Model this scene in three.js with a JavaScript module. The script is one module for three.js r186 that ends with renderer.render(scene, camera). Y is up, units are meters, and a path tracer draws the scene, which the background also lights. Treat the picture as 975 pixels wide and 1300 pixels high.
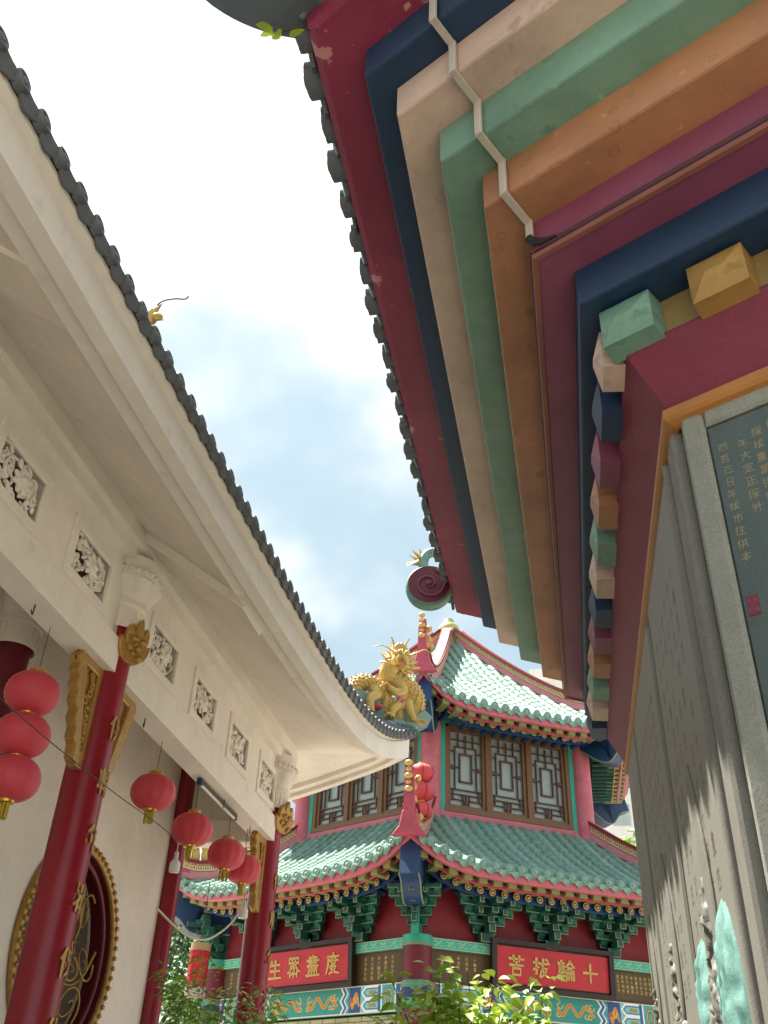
import * as THREE from 'three';
import { mergeGeometries, toCreasedNormals } from 'three/addons/utils/BufferGeometryUtils.js';
import { ImprovedNoise } from 'three/addons/math/ImprovedNoise.js';

// ---------------------------------------------------------------- camera, sky, sun, exposure
const RAD = Math.PI / 180;
const scene = new THREE.Scene();
const camera = new THREE.PerspectiveCamera(2 * Math.atan(650 / 1200) / RAD, 768 / 1024, 0.05, 400);
camera.position.set(0, 1.6, 0);
camera.rotation.set(35 * RAD, 11 * RAD, 2.6 * RAD, 'YXZ');
const renderer = new THREE.WebGLRenderer({ antialias: true });
renderer.setSize(768, 1024);
renderer.toneMapping = THREE.LinearToneMapping;
renderer.toneMappingExposure = 2.95;
renderer.shadowMap.enabled = true;
const SUN = new THREE.Vector3(-0.455, 1, -0.2).normalize();

const perlin = new ImprovedNoise();
const fbm = (x, y, z, o = 5) => { let s = 0, a = 0.5, f = 1; for (let i = 0; i < o; i++) { s += a * perlin.noise(x * f + 7.3 * i, y * f + 3.1 * i, z * f); a *= 0.5; f *= 2.03; } return s; };
const smooth = (a, b, x) => { const t = Math.min(1, Math.max(0, (x - a) / (b - a))); return t * t * (3 - 2 * t); };
const lerp = (a, b, t) => a + (b - a) * t;
{
  const W = 1024, H = 512, d = new Float32Array(W * H * 4);
  for (let r = 0; r < H; r++) for (let c = 0; c < W; c++) {
    const up = ((r + 0.5) / H - 0.5) * Math.PI, ro = ((c + 0.5) / W - 0.5) * 2 * Math.PI;
    const x = Math.cos(ro) * Math.cos(up), y = Math.sin(up), z = Math.sin(ro) * Math.cos(up), i = (r * W + c) * 4;
    const k = 1 / (Math.max(0, y) + 0.35);
    const n = fbm(x * k * 1.5 + 11.35, z * k * 1.5 + 4.07, 2.7, 6), m = fbm(x * k * 4 + 1.5, z * k * 4, 9.1, 6);
    const cl = smooth(-0.16, 0.3, n + 0.5 * m), glow = Math.pow(Math.max(0, x * SUN.x + y * SUN.y + z * SUN.z), 5);
    const hz = smooth(0.35, 0.0, y);
    const blue = [lerp(0.185, 0.3, hz), lerp(0.25, 0.335, hz), lerp(0.295, 0.35, hz)];
    const w = 0.355 + 0.12 * smooth(-0.3, 0.35, m + n * 0.4) + 0.14 * glow;
    const white = [w * 0.985, w * 1.0, w * 1.0];
    for (let q = 0; q < 3; q++) d[i + q] = y < -0.02 ? 0.2 : lerp(blue[q] + 0.1 * glow, white[q], cl);
    d[i + 3] = 1;
  }
  const t = new THREE.DataTexture(d, W, H, THREE.RGBAFormat, THREE.FloatType);
  t.mapping = THREE.EquirectangularReflectionMapping; t.magFilter = THREE.LinearFilter; t.minFilter = THREE.LinearFilter; t.wrapS = THREE.RepeatWrapping; t.needsUpdate = true;
  scene.background = t; scene.environment = t;
}
const sun = new THREE.DirectionalLight(new THREE.Color(1, 0.935, 0.835), 5);
sun.position.copy(SUN).multiplyScalar(60).add(new THREE.Vector3(-2, 0, -10));
sun.target.position.set(-2, 0, -10); sun.castShadow = true; sun.shadow.radius = 1.2;
sun.shadow.mapSize.set(4096, 4096);
Object.assign(sun.shadow.camera, { left: -30, right: 30, top: 30, bottom: -30, near: 1, far: 140 });
sun.name = 'sun'; scene.add(sun, sun.target);

// ---------------------------------------------------------------- helpers
let seed = 1234567;
const rnd = () => { seed = (seed + 0x6d2b79f5) | 0; let t = Math.imul(seed ^ (seed >>> 15), 1 | seed); t = (t + Math.imul(t ^ (t >>> 7), 61 | t)) ^ t; return ((t ^ (t >>> 14)) >>> 0) / 4294967296; };
const rr = (a, b) => a + (b - a) * rnd();
const V = (x, y, z) => new THREE.Vector3(x, y, z);
const used = {};
const numbered = (n) => { used[n] = (used[n] ?? -1) + 1; return used[n] ? n + '_' + String(used[n]).padStart(3, '0') : n; };

// uv in metres by the way each face points
function uvBox(g) {
  if (g.index) g = g.toNonIndexed();
  if (!g.attributes.normal) g.computeVertexNormals();
  const p = g.attributes.position, uv = new Float32Array(p.count * 2), a = V(0, 0, 0), b = V(0, 0, 0), c = V(0, 0, 0), n = V(0, 0, 0);
  for (let i = 0; i < p.count; i += 3) {
    a.fromBufferAttribute(p, i); b.fromBufferAttribute(p, i + 1); c.fromBufferAttribute(p, i + 2);
    n.copy(b).sub(a).cross(c.clone().sub(a));
    const ax = Math.abs(n.x), ay = Math.abs(n.y), az = Math.abs(n.z);
    [a, b, c].forEach((v, k) => {
      const [s, t] = ay >= ax && ay >= az ? [v.x, v.z] : ax >= az ? [v.z, v.y] : [v.x, v.y];
      uv[(i + k) * 2] = s; uv[(i + k) * 2 + 1] = t;
    });
  }
  g.setAttribute('uv', new THREE.BufferAttribute(uv, 2));
  return g;
}
function clean(g) { if (g.index) g = g.toNonIndexed(); if (!g.attributes.normal) g.computeVertexNormals(); if (!g.attributes.uv) g.setAttribute('uv', new THREE.BufferAttribute(new Float32Array(g.attributes.position.count * 2), 2)); for (const k of Object.keys(g.attributes)) if (!['position', 'normal', 'uv'].includes(k)) g.deleteAttribute(k); return g; }
const merge = (l) => (l.length === 1 ? clean(l[0]) : mergeGeometries(l.map(clean)));
const box = (w, h, d, x = 0, y = 0, z = 0, rx = 0, ry = 0, rz = 0) => {
  const g = new THREE.BoxGeometry(w, h, d);
  if (rx || ry || rz) g.applyMatrix4(new THREE.Matrix4().makeRotationFromEuler(new THREE.Euler(rx, ry, rz)));
  return g.translate(x, y, z);
};
// a box with its edges chamfered
function cbox(w, h, d, x = 0, y = 0, z = 0, c = 0.008) {
  const s = new THREE.Shape(), a = w / 2 - c, b = h / 2 - c;
  s.moveTo(-a, -b); s.lineTo(a, -b); s.lineTo(a, b); s.lineTo(-a, b); s.closePath();
  const g = new THREE.ExtrudeGeometry(s, { depth: Math.max(0.001, d - 2 * c), bevelEnabled: true, bevelSize: c, bevelThickness: c, bevelSegments: 1 });
  return g.translate(x, y, z - d / 2 + c);
}
const cyl = (r0, r1, h, x, y, z, n = 20, open = false) => new THREE.CylinderGeometry(r1, r0, h, n, 1, open).translate(x, y + h / 2, z);
function grid(rows, closed = false, crease = 0.6) { // rows: arrays of Vector3, a surface through them
  const n = rows[0].length, pos = [], idx = [];
  rows.forEach((r) => r.forEach((v) => pos.push(v.x, v.y, v.z)));
  for (let i = 0; i < rows.length - 1; i++) for (let j = 0; j < (closed ? n : n - 1); j++) {
    const a = i * n + j, b = i * n + (j + 1) % n, c = a + n, d = b + n;
    idx.push(a, b, c, b, d, c);
  }
  const g = new THREE.BufferGeometry(); g.setAttribute('position', new THREE.Float32BufferAttribute(pos, 3)); g.setIndex(idx);
  const uv = new Float32Array((pos.length / 3) * 2); rows.forEach((r, i) => r.forEach((v, j) => { uv[(i * n + j) * 2] = j / (n - 1); uv[(i * n + j) * 2 + 1] = i / (rows.length - 1); }));
  g.setAttribute('uv', new THREE.BufferAttribute(uv, 2));
  g.computeVertexNormals();
  return crease ? toCreasedNormals(g, crease) : g.toNonIndexed();
}
function poly(pts) { const p = []; for (let i = 1; i < pts.length - 1; i++) for (const v of [pts[0], pts[i], pts[i + 1]]) p.push(v.x, v.y, v.z); const g = new THREE.BufferGeometry(); g.setAttribute('position', new THREE.Float32BufferAttribute(p, 3)); g.computeVertexNormals(); return g; }
// a tube through points whose radius follows rf(t); sx flattens it
function tube(pts, rf, seg = 24, rad = 8, caps = true) {
  const c = new THREE.CatmullRomCurve3(pts), fr = c.computeFrenetFrames(seg), rows = [], r = typeof rf === 'number' ? () => rf : rf;
  for (let i = 0; i <= seg; i++) {
    const t = i / seg, p = c.getPointAt(t), row = [];
    for (let j = 0; j < rad; j++) { const a = (j / rad) * Math.PI * 2; row.push(p.clone().addScaledVector(fr.normals[i], Math.cos(a) * r(t, a)).addScaledVector(fr.binormals[i], Math.sin(a) * r(t, a))); }
    rows.push(row);
  }
  const l = [grid(rows, true, 0)];
  if (caps) { l.push(poly([...rows[0]].reverse())); l.push(poly(rows[seg])); }
  return merge(l);
}
// rectangle w x h swept along a path, 'up' kept near world up; the path runs along the middle of its underside
function sweepRect(pts, w, h, side) {
  const rows = pts.map((p, i) => {
    const t = pts[Math.min(i + 1, pts.length - 1)].clone().sub(pts[Math.max(0, i - 1)]).normalize();
    const s = side ? side.clone() : t.clone().cross(V(0, 1, 0)).normalize(), u = s.clone().cross(t).normalize();
    const W = typeof w === 'function' ? w(i / (pts.length - 1)) : w, H = typeof h === 'function' ? h(i / (pts.length - 1)) : h;
    return [[-1, 0], [1, 0], [1, 1], [-1, 1]].map(([a, b]) => p.clone().addScaledVector(s, (a * W) / 2).addScaledVector(u, b * H));
  });
  return merge([grid(rows, true, 0.5), poly([...rows[0]].reverse()), poly(rows[rows.length - 1])]);
}
const extr = (pts, depth, bevel = 0.004) => {
  const s = new THREE.Shape(pts.map(([x, y]) => new THREE.Vector2(x, y)));
  return new THREE.ExtrudeGeometry(s, bevel ? { depth, bevelEnabled: true, bevelSize: bevel, bevelThickness: bevel, bevelSegments: 1, curveSegments: 8 } : { depth, bevelEnabled: false, curveSegments: 8 });
};
function M(name, geo, mat, parent, own = false) {
  const g = Array.isArray(geo) ? merge(geo) : geo;
  const m = new THREE.Mesh(own ? clean(g) : uvBox(g), mat);
  m.name = name; m.castShadow = m.receiveShadow = true; parent.add(m);
  return m;
}
function S(name, geo, mat, parent) { const m = new THREE.Mesh(geo, mat); m.name = name; m.castShadow = m.receiveShadow = true; parent.add(m); return m; } // shared geometry
function thing(name, label, category, [x, y, z] = [0, 0, 0], turn = 0, group) {
  const o = new THREE.Group(); o.name = numbered(name); scene.add(o); o.position.set(x, y, z); o.rotation.y = turn;
  o.userData = { label, category }; if (group) o.userData.group = group;
  return o;
}
const stuff = (m) => { m.userData.kind = 'stuff'; return m; };

// ---------------------------------------------------------------- textures and materials
function tex(n, f, colour = true, rep = 1) {
  const d = new Uint8Array(n * n * 4);
  for (let y = 0; y < n; y++) for (let x = 0; x < n; x++) { const v = f(x / n, y / n), i = (y * n + x) * 4; for (let k = 0; k < 3; k++) d[i + k] = Math.max(0, Math.min(255, 255 * (Array.isArray(v) ? v[k] : v))); d[i + 3] = 255; }
  const t = new THREE.DataTexture(d, n, n); t.wrapS = t.wrapT = THREE.RepeatWrapping; t.magFilter = THREE.LinearFilter; t.minFilter = THREE.LinearMipmapLinearFilter; t.generateMipmaps = true;
  if (colour) t.colorSpace = THREE.SRGBColorSpace; t.repeat.set(rep, rep); t.needsUpdate = true; return t;
}
const per = (u, v, f, o = 4, s = 0) => { // periodic noise in u, v
  let r = 0, a = 0.5; for (let i = 0; i < o; i++) { const F = f * 2 ** i; const X = u * F, Y = v * F; const q = (x, y) => perlin.noise(x + s, y + s * 1.7, s + i * 3.3);
    const wx = u, wy = v; r += a * (lerp(lerp(q(X, Y), q(X - F, Y), wx), lerp(q(X, Y - F), q(X - F, Y - F), wx), wy)); a *= 0.5; } return r; };
const T = {
  plaster: (() => { const st = []; for (let k = 0; k < 46; k++) st.push([rnd(), rnd(), rr(0.1, 0.45), rr(0.003, 0.012), rr(0.008, 0.03)]); return tex(512, (u, v) => { let q = 0; for (const [a, b, l, w, k] of st) { let dx = Math.abs(u - a); dx = Math.min(dx, 1 - dx); if (dx > 3 * w) continue; const dy = (((b - v) % 1) + 1) % 1; if (dy < l) q += k * Math.exp(-((dx / w) ** 2)) * (1 - dy / l) * Math.min(1, dy * 30); } return 0.96 - q + 0.09 * per(u, v, 3, 6, 1.3) - 0.06 * smooth(0.2, 0.4, per(u, v, 6, 4, 10.3)) + 0.05 * per(u, v, 16, 3, 4.4) + (rnd() - 0.5) * 0.02; }, true, 0.7); })(),
  plasterB: tex(256, (u, v) => 0.5 + 0.7 * per(u, v, 6, 5, 2.2), false, 1.5),
  paint: tex(512, (u, v) => { const n = per(u, v, 5, 5, 5.1), s = per(u, v, 18, 3, 8.2); return 0.9 + 0.16 * n + 0.07 * s - 0.22 * smooth(0.27, 0.42, n + 0.5 * s) + (rnd() - 0.5) * 0.025; }, true, 1.1),
  wear: tex(512, (u, v) => { const n = per(u, v, 4, 5, 9.4), s = per(u, v, 30, 3, 1.2); const a = smooth(0.2, 0.3, n + 0.6 * s); return [lerp(0.9 + 0.2 * n, 1.0, a), lerp(0.88 + 0.2 * n, 0.78, a), lerp(0.88 + 0.2 * n, 0.76, a)]; }, true, 0.9),
  peel: tex(512, (u, v) => { const n = per(u, v, 3, 6, 3.9), s = per(u, v, 14, 4, 6.1); const a = smooth(0.23, 0.28, n + 0.75 * s); return [lerp(0.5 + 0.14 * n, 0.72, a), lerp(0.16 + 0.08 * n, 0.5, a), lerp(0.26 + 0.1 * n, 0.5, a)]; }, true, 0.8),
  stain: (() => { const c = []; for (let k = 0; k < 34; k++) c.push([rnd(), rnd(), rr(0.006, 0.018), rr(0.15, 0.8)]); return tex(512, (u, v) => { const n = per(u, v, 5, 5, 5.1), s = per(u, v, 18, 3, 8.2), d = per(u, v, 2, 4, 7.9), b = per(u, v, 60, 2, 1.9); let q = 0.86 + 0.16 * n + 0.07 * s + 0.2 * d + 0.05 * b - 0.16 * smooth(0.22, 0.4, n + 0.5 * s) + 0.22 * smooth(0.3, 0.36, per(u, v, 11, 4, 12.7) + 0.3 * s) + (rnd() - 0.5) * 0.04; for (const [a, b, r, w] of c) { let dx = Math.abs(u - a), dy = Math.abs(v - b); dx = Math.min(dx, 1 - dx); dy = Math.min(dy, 1 - dy); const e = Math.hypot(dx, dy * 0.9); if (e < r * 1.5) q -= w * 0.16 * Math.exp(-(((e - r) / (0.16 * r)) ** 2)) + w * 0.03 * (e < r ? 1 : 0); } return [q * 1.0, q * 0.99, q * 0.97]; }, true, 0.85); })(),
  brushB: tex(256, (u, v) => 0.5 + 0.5 * per(u, v, 8, 4, 3.7) + 0.2 * per(u, v, 40, 2, 5.5), false, 2),
  granite: tex(512, (u, v) => { const r = rnd(); return 0.84 + 0.14 * per(u, v, 3, 4, 6.6) + (r > 0.86 ? -0.22 : r < 0.12 ? 0.14 : (r - 0.5) * 0.12); }, true, 1.6),
  wood: tex(256, (u, v) => 0.86 + 0.16 * per(u * 1, v, 3, 3, 2.9) + 0.18 * Math.sin(60 * (u + 0.35 * per(u, v, 2, 3, 7.7))) * 0.4, true, 3),
  tile: tex(256, (u, v) => { const n = per(u, v, 6, 5, 4.8), s = per(u, v, 24, 3, 2.6), k = smooth(0.12, 0.34, n + 0.5 * s); return [lerp(0.84 + 0.5 * n, 1, k), lerp(0.89 + 0.3 * n, 1, k), lerp(0.88 + 0.3 * n, 0.97, k)]; }, true, 2.2),
  gold: tex(256, (u, v) => { const n = per(u, v, 8, 5, 8.8); return [0.95 + 0.15 * n, 0.9 + 0.3 * n, 0.78 + 0.5 * n]; }, true, 3),
  leaf: tex(128, (u, v) => 0.86 + 0.25 * per(u, v, 4, 3, 3.3), true, 1),
};
const mat = (hex, rough = 0.7, o = {}) => new THREE.MeshStandardMaterial({ color: new THREE.Color(hex), roughness: rough, ...o });
const painted = (hex, rough = 0.55, o = {}) => mat(hex, rough, { map: T.paint, bumpMap: T.brushB, bumpScale: 0.0025, ...o });
const plaster = (hex, o = {}) => mat(hex, 0.85, { map: T.plaster, bumpMap: T.plasterB, bumpScale: 0.002, ...o });
const P = {
  white: plaster('#efe8dc'),  
  hallRed: painted('#93182a', 0.32, { map: T.plaster, bumpScale: 0.001 }), goldLeaf: mat('#b3945a', 0.42, { metalness: 0.35, map: T.gold, bumpMap: T.brushB, bumpScale: 0.004 }),
  goldPaint: mat('#cdb574', 0.45, { metalness: 0.12, map: T.gold, bumpMap: T.brushB, bumpScale: 0.004 }),
  dark: mat('#1d1518', 0.8), iron: mat('#2a2a2c', 0.55, { metalness: 0.4 }),
  maroon: painted('#7d2540', 0.5, { map: T.wear, bumpScale: 0.005 }), navy: painted('#183858', 0.55, { bumpScale: 0.004 }), peach: painted('#dcc3b4', 0.55, { map: T.stain }), teal: painted('#7ba896', 0.5, { map: T.stain }),
  orange: painted('#bb8662', 0.5, { map: T.stain }), purple: painted('#8a4864', 0.5, { map: T.wear, bumpScale: 0.004 }), ochre: painted('#b57d3a', 0.45, { map: T.wear }), olive: painted('#9a8550', 0.6), mustard: painted('#b4904f', 0.5, { map: T.stain }),
  granite: mat('#8d8c83', 0.6, { map: T.granite, bumpMap: T.brushB, bumpScale: 0.0012 }), graniteLight: mat('#a3a79c', 0.7, { map: T.granite, bumpMap: T.brushB, bumpScale: 0.003 }), graniteDark: mat('#586a68', 0.45, { map: T.granite }),
  graniteTeal: painted('#7db4ab', 0.75, { map: T.granite }), conduit: mat('#b9b2a6', 0.5, { map: T.plaster }), cable: mat('#4a2730', 0.6),
  tile: mat('#8bab9f', 0.6, { map: T.tile, bumpMap: T.brushB, bumpScale: 0.003 }), 
  pink: painted('#d97482', 0.55), rose: painted('#c65468', 0.5), palePink: painted('#e08f97', 0.6), redWall: painted('#8e1c2a', 0.6), maroonCol: painted('#741a2b', 0.45),
  tealTrim: painted('#35b39a', 0.5), deepGreen: painted('#12564a', 0.5), greenMid: painted('#1c7560', 0.5), edge: painted('#8d9a72', 0.6), blue: painted('#16406e', 0.5), oliveBlock: painted('#8f8f55', 0.6),
  brown: mat('#8a6342', 0.55, { map: T.wood, bumpMap: T.brushB, bumpScale: 0.002 }), signWood: mat('#2c1a14', 0.5, { map: T.wood }), signRed: painted('#c8202f', 0.45), panelBrown: painted('#5c4a2c', 0.6),
  glass: new THREE.MeshPhysicalMaterial({ color: new THREE.Color('#a0aeaa'), roughness: 0.25, metalness: 0, clearcoat: 0.6, map: T.plaster }), lattice: mat('#5e4030', 0.55),
  lantern: new THREE.MeshPhysicalMaterial({ color: new THREE.Color('#e85060'), roughness: 0.62, transmission: 0.28, thickness: 0, map: T.plaster }),
  lanternFaded: new THREE.MeshPhysicalMaterial({ color: new THREE.Color('#e0545a'), roughness: 0.7, transmission: 0.28, thickness: 0, map: T.plaster }),
  lanternRib: mat('#8e1420', 0.7), brass: mat('#caa23e', 0.3, { metalness: 0.7 }), tassel: mat('#b9a435', 0.8), bulb: mat('#dcdcd2', 0.25), wire: mat('#3b3634', 0.7), paleWire: mat('#c9c1a6', 0.7),
  darkTile: mat('#666c6f', 0.6, { map: T.paint, bumpMap: T.brushB, bumpScale: 0.003 }), hornStone: mat('#5d6870', 0.7, { map: T.paint, bumpMap: T.brushB, bumpScale: 0.006 }), rail: painted('#8c5546', 0.6), fasciaWorn: painted('#ffffff', 0.5, { map: T.peel, bumpMap: T.brushB, bumpScale: 0.006 }), rock: painted('#87a39a', 0.7, { bumpScale: 0.01 }),
  brick: plaster('#b3b08c'), brick2: plaster('#a4a47f'), mortar: plaster('#8b8a6d'),
  bark: mat('#4a3b2d', 0.9, { map: T.paint, bumpMap: T.brushB, bumpScale: 0.01 }),
};
P.leafA = new THREE.MeshPhysicalMaterial({ color: new THREE.Color('#b4c746'), roughness: 0.42, transmission: 0.45, thickness: 0, side: THREE.DoubleSide });
P.leafB = new THREE.MeshPhysicalMaterial({ color: new THREE.Color('#86ad44'), roughness: 0.45, transmission: 0.4, thickness: 0, side: THREE.DoubleSide });
P.leafC = new THREE.MeshPhysicalMaterial({ color: new THREE.Color('#76a150'), roughness: 0.45, transmission: 0.35, thickness: 0, side: THREE.DoubleSide });
P.leafD = new THREE.MeshPhysicalMaterial({ color: new THREE.Color('#356030'), roughness: 0.6, transmission: 0.35, thickness: 0, side: THREE.DoubleSide });

// brush strokes on a 100 x 100 field, y down: each character is a list of strokes
const GLYPH = {
  ten: '10,50 90,50|50,10 50,92', bitter: '10,22 90,22|34,8 35,34|66,8 64,34|14,50 86,50|50,34 50,64|28,64 72,64 70,92 30,92 28,64',
  pull: '6,28 36,28|22,8 22,84 13,79|6,60 36,47|42,32 92,30|60,10 56,45 40,90|52,52 80,52 66,76 46,92|54,58 70,80 92,92|76,10 86,22',
  wheel: '6,18 42,18|10,30 38,30 38,60 10,60 10,30|10,45 38,45|4,74 44,74|24,6 24,96|72,6 62,22 48,34|72,6 82,22 97,34|60,38 84,38|52,50 92,50 92,92 88,92|52,50 52,94|65,50 65,90|79,50 79,90|52,70 92,70',
  degree: '52,3 55,13|14,18 90,18|20,18 18,60 6,94|26,36 86,36|42,26 42,52|66,26 66,52|42,52 66,52|30,64 74,64 56,84 26,96|38,70 60,88 92,96',
  exhaust: '24,13 76,13 76,38|8,26 92,26|24,38 76,38|50,3 50,52|12,51 88,51|24,57 28,64|42,57 44,64|58,57 57,64|76,57 70,64|22,70 78,70 78,92|22,70 22,92|42,70 42,92|60,70 60,92|5,94 95,94',
  many: '16,6 84,6 84,28 16,28 16,6|38,6 38,28|62,6 62,28|66,34 46,41 28,43|50,40 50,96|34,50 24,64 8,74|26,60 26,94|66,48 78,62 94,70|74,60 74,92|50,66 36,82|50,66 64,82',
  life: '26,8 20,24 11,36|20,28 86,28|18,56 84,56|5,90 95,90|52,5 52,90',
  four: '12,16 88,16 86,84 14,84 12,16|38,16 36,46 24,60|62,16 62,52 78,54', hundred: '10,12 90,12|52,12 44,30|22,30 78,30 78,92 22,92 22,30|22,60 78,60',
  self: '16,15 80,15 80,46 20,46|20,46 20,84 88,84 88,70', day: '25,8 75,8 75,92 25,92 25,8|25,50 75,50', year: '30,4 22,18 10,32|26,18 84,18|28,42 80,42|30,42 30,66|6,66 94,66|56,18 56,98',
  market: '50,4 54,14|8,22 92,22|20,38 80,38 80,80 74,78|20,38 20,82|50,22 50,98', dwell: '28,4 20,22 8,40|20,28 20,96|60,4 66,14|42,24 92,24|46,54 88,54|36,90 96,90|66,24 66,90',
  offer: '28,4 20,22 8,40|20,28 20,96|40,30 94,30|54,8 54,60|80,8 80,60|34,60 98,60|54,68 48,82 38,94|78,68 86,82 96,94', just: '10,10 90,10|52,10 52,88|52,46 84,46|24,40 24,88|4,88 96,88',
  big: '8,34 92,34|50,6 46,44 10,94|50,40 66,70 92,94', rise: '20,10 12,28|8,40 94,40|36,12 34,60 16,94|66,8 66,96', root: '8,26 92,26|50,4 50,96|50,28 34,54 8,72|50,28 66,54 92,72|30,72 70,72',
  keep: '26,4 18,22 6,40|18,28 18,96|42,10 88,10 88,36 42,36 42,10|34,54 96,54|66,36 66,98|64,56 52,76 36,88|68,56 80,76 96,88', fix: '50,2 52,10|10,16 10,30|10,16 90,16 86,30|24,38 76,38|50,38 50,88|52,60 80,60|30,54 26,76 8,94|28,76 56,90 96,92',
};
// flat strokes with brush-like ends, in a field of side s centred on 0,0; map(x, y, z) may bend them
function glyph(id, s, depth, bold = 9, bend) {
  const list = [];
  for (const st of GLYPH[id].split('|')) {
    const p = st.split(' ').map((q) => { const [x, y] = q.split(',').map(Number); return new THREE.Vector2((x / 100 - 0.5) * s, (0.5 - y / 100) * s); });
    const w = (bold / 100) * s, n = p.length, L = [], R = [];
    for (let i = 0; i < n; i++) {
      const a = p[Math.max(0, i - 1)], b = p[Math.min(n - 1, i + 1)], d = b.clone().sub(a).normalize(), q = new THREE.Vector2(-d.y, d.x);
      const k = (i === 0 ? 0.62 : i === n - 1 ? 0.4 : 0.55) * w, e = i === 0 ? -0.3 * w : i === n - 1 ? 0.25 * w : 0;
      const c = p[i].clone().addScaledVector(d, e);
      L.push(c.clone().addScaledVector(q, k)); R.push(c.clone().addScaledVector(q, -k));
    }
    for (let i = 0; i < n - 1; i++) {
      const c = [L[i], R[i], R[i + 1], L[i + 1]], f = c.map((v) => V(v.x, v.y, depth)), k = c.map((v) => V(v.x, v.y, 0));
      if (bend) { f.forEach(bend); k.forEach(bend); }
      list.push(poly(f)); for (let e = 0; e < 4; e++) list.push(poly([k[e], k[(e + 1) % 4], f[(e + 1) % 4], f[e]]));
    }
  }
  return merge(list);
}
function canvas(w, h, draw, rough) {
  const c = document.createElement('canvas'); c.width = w; c.height = h; const x = c.getContext('2d'); draw(x, w, h);
  const t = new THREE.CanvasTexture(c); t.colorSpace = THREE.SRGBColorSpace; t.wrapS = t.wrapT = THREE.RepeatWrapping; t.anisotropy = 4; return t;
}
function strokeGlyph(x, id, px, py, s, w) { x.lineWidth = w; x.lineCap = 'round'; x.lineJoin = 'round'; for (const st of GLYPH[id].split('|')) { x.beginPath(); st.split(' ').forEach((q, i) => { const [a, b] = q.split(',').map(Number); x[i ? 'lineTo' : 'moveTo'](px + (a / 100) * s, py + (b / 100) * s); }); x.stroke(); } }
const GK = Object.keys(GLYPH);

// ---------------------------------------------------------------- ground
{
  const g = new THREE.PlaneGeometry(400, 400).rotateX(-Math.PI / 2); const m = M('ground', g, mat('#cdc4b8', 0.9, { map: T.granite }), scene);
  m.userData = { kind: 'structure', label: 'pale stone paved courtyard ground', category: 'ground' };
}
// ---------------------------------------------------------------- white hall: all in the hall's own frame (x towards the yard, -z along the front)
const HT = -0.9 * RAD, HP = V(-6, 0, -4);
const h2w = (x, y, z) => V(x, y, z).applyAxisAngle(V(0, 1, 0), HT);
const hp0 = h2w(HP.x, 0, HP.z);
const hall = thing('white_hall', 'white plastered hall with red columns, carved frieze grilles and an upswept tiled eave', 'building', [hp0.x, 0, hp0.z], HT);
const HM = (name, geo, m, own) => { const o = M(name, geo, m, hall, own); o.position.sub(HP); return o; };
const COLZ = [-2.6, -5.6, -9.6];
// eave line in plan, with its sweep up to the corner
const EC = [-1.9, -10.75];
const eave = [];
{
  const R = 0.4, push = (x, z, nx, nz) => eave.push({ x, z, nx, nz });
  for (let z = 3; z > EC[1] + R + 0.001; z -= 0.167) push(EC[0], z, 1, 0);
  for (let k = 0; k <= 6; k++) { const a = (k / 6) * Math.PI / 2; push(EC[0] - R + R * Math.cos(a), EC[1] + R - R * Math.sin(a), Math.cos(a), -Math.sin(a)); }
  for (let x = EC[0] - R - 0.167; x > -9.5; x -= 0.167) push(x, EC[1], 0, -1);
  for (const e of eave) {
    const dx = e.x - EC[0], dz = e.z - EC[1]; e.d = Math.max(0, Math.hypot(dx, dz) - 0.17);
    e.rise = 1.02 * Math.exp(-e.d / 1.85); const f = 0.2 * Math.exp(-e.d / 0.5); e.x += f * 0.707; e.z -= f * 0.707;
    e.low = 4.655 + e.rise; e.hf = 0.16 + 0.07 * Math.exp(-e.d / 1.2);
    // foot of the roof slope on the ridge
    e.tx = e.nx > 0.5 ? -6 : Math.min(-6, e.x); e.tz = e.nx > 0.5 ? Math.max(-6.4, e.z) : -6.4; if (e.tx < -6) e.tx = -6;
  }
}
const roofTop = 8.3;
const roofAt = (e, q, lift = 0, out = 0) => { const y0 = e.low + e.hf + 0.07 - e.rise; return V(lerp(e.x + e.nx * out, e.tx, q), y0 + (roofTop - y0) * (0.6 * q + 0.4 * q * q) + e.rise * (1 - q) ** 2 + lift, lerp(e.z + e.nz * out, e.tz, q)); };
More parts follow.
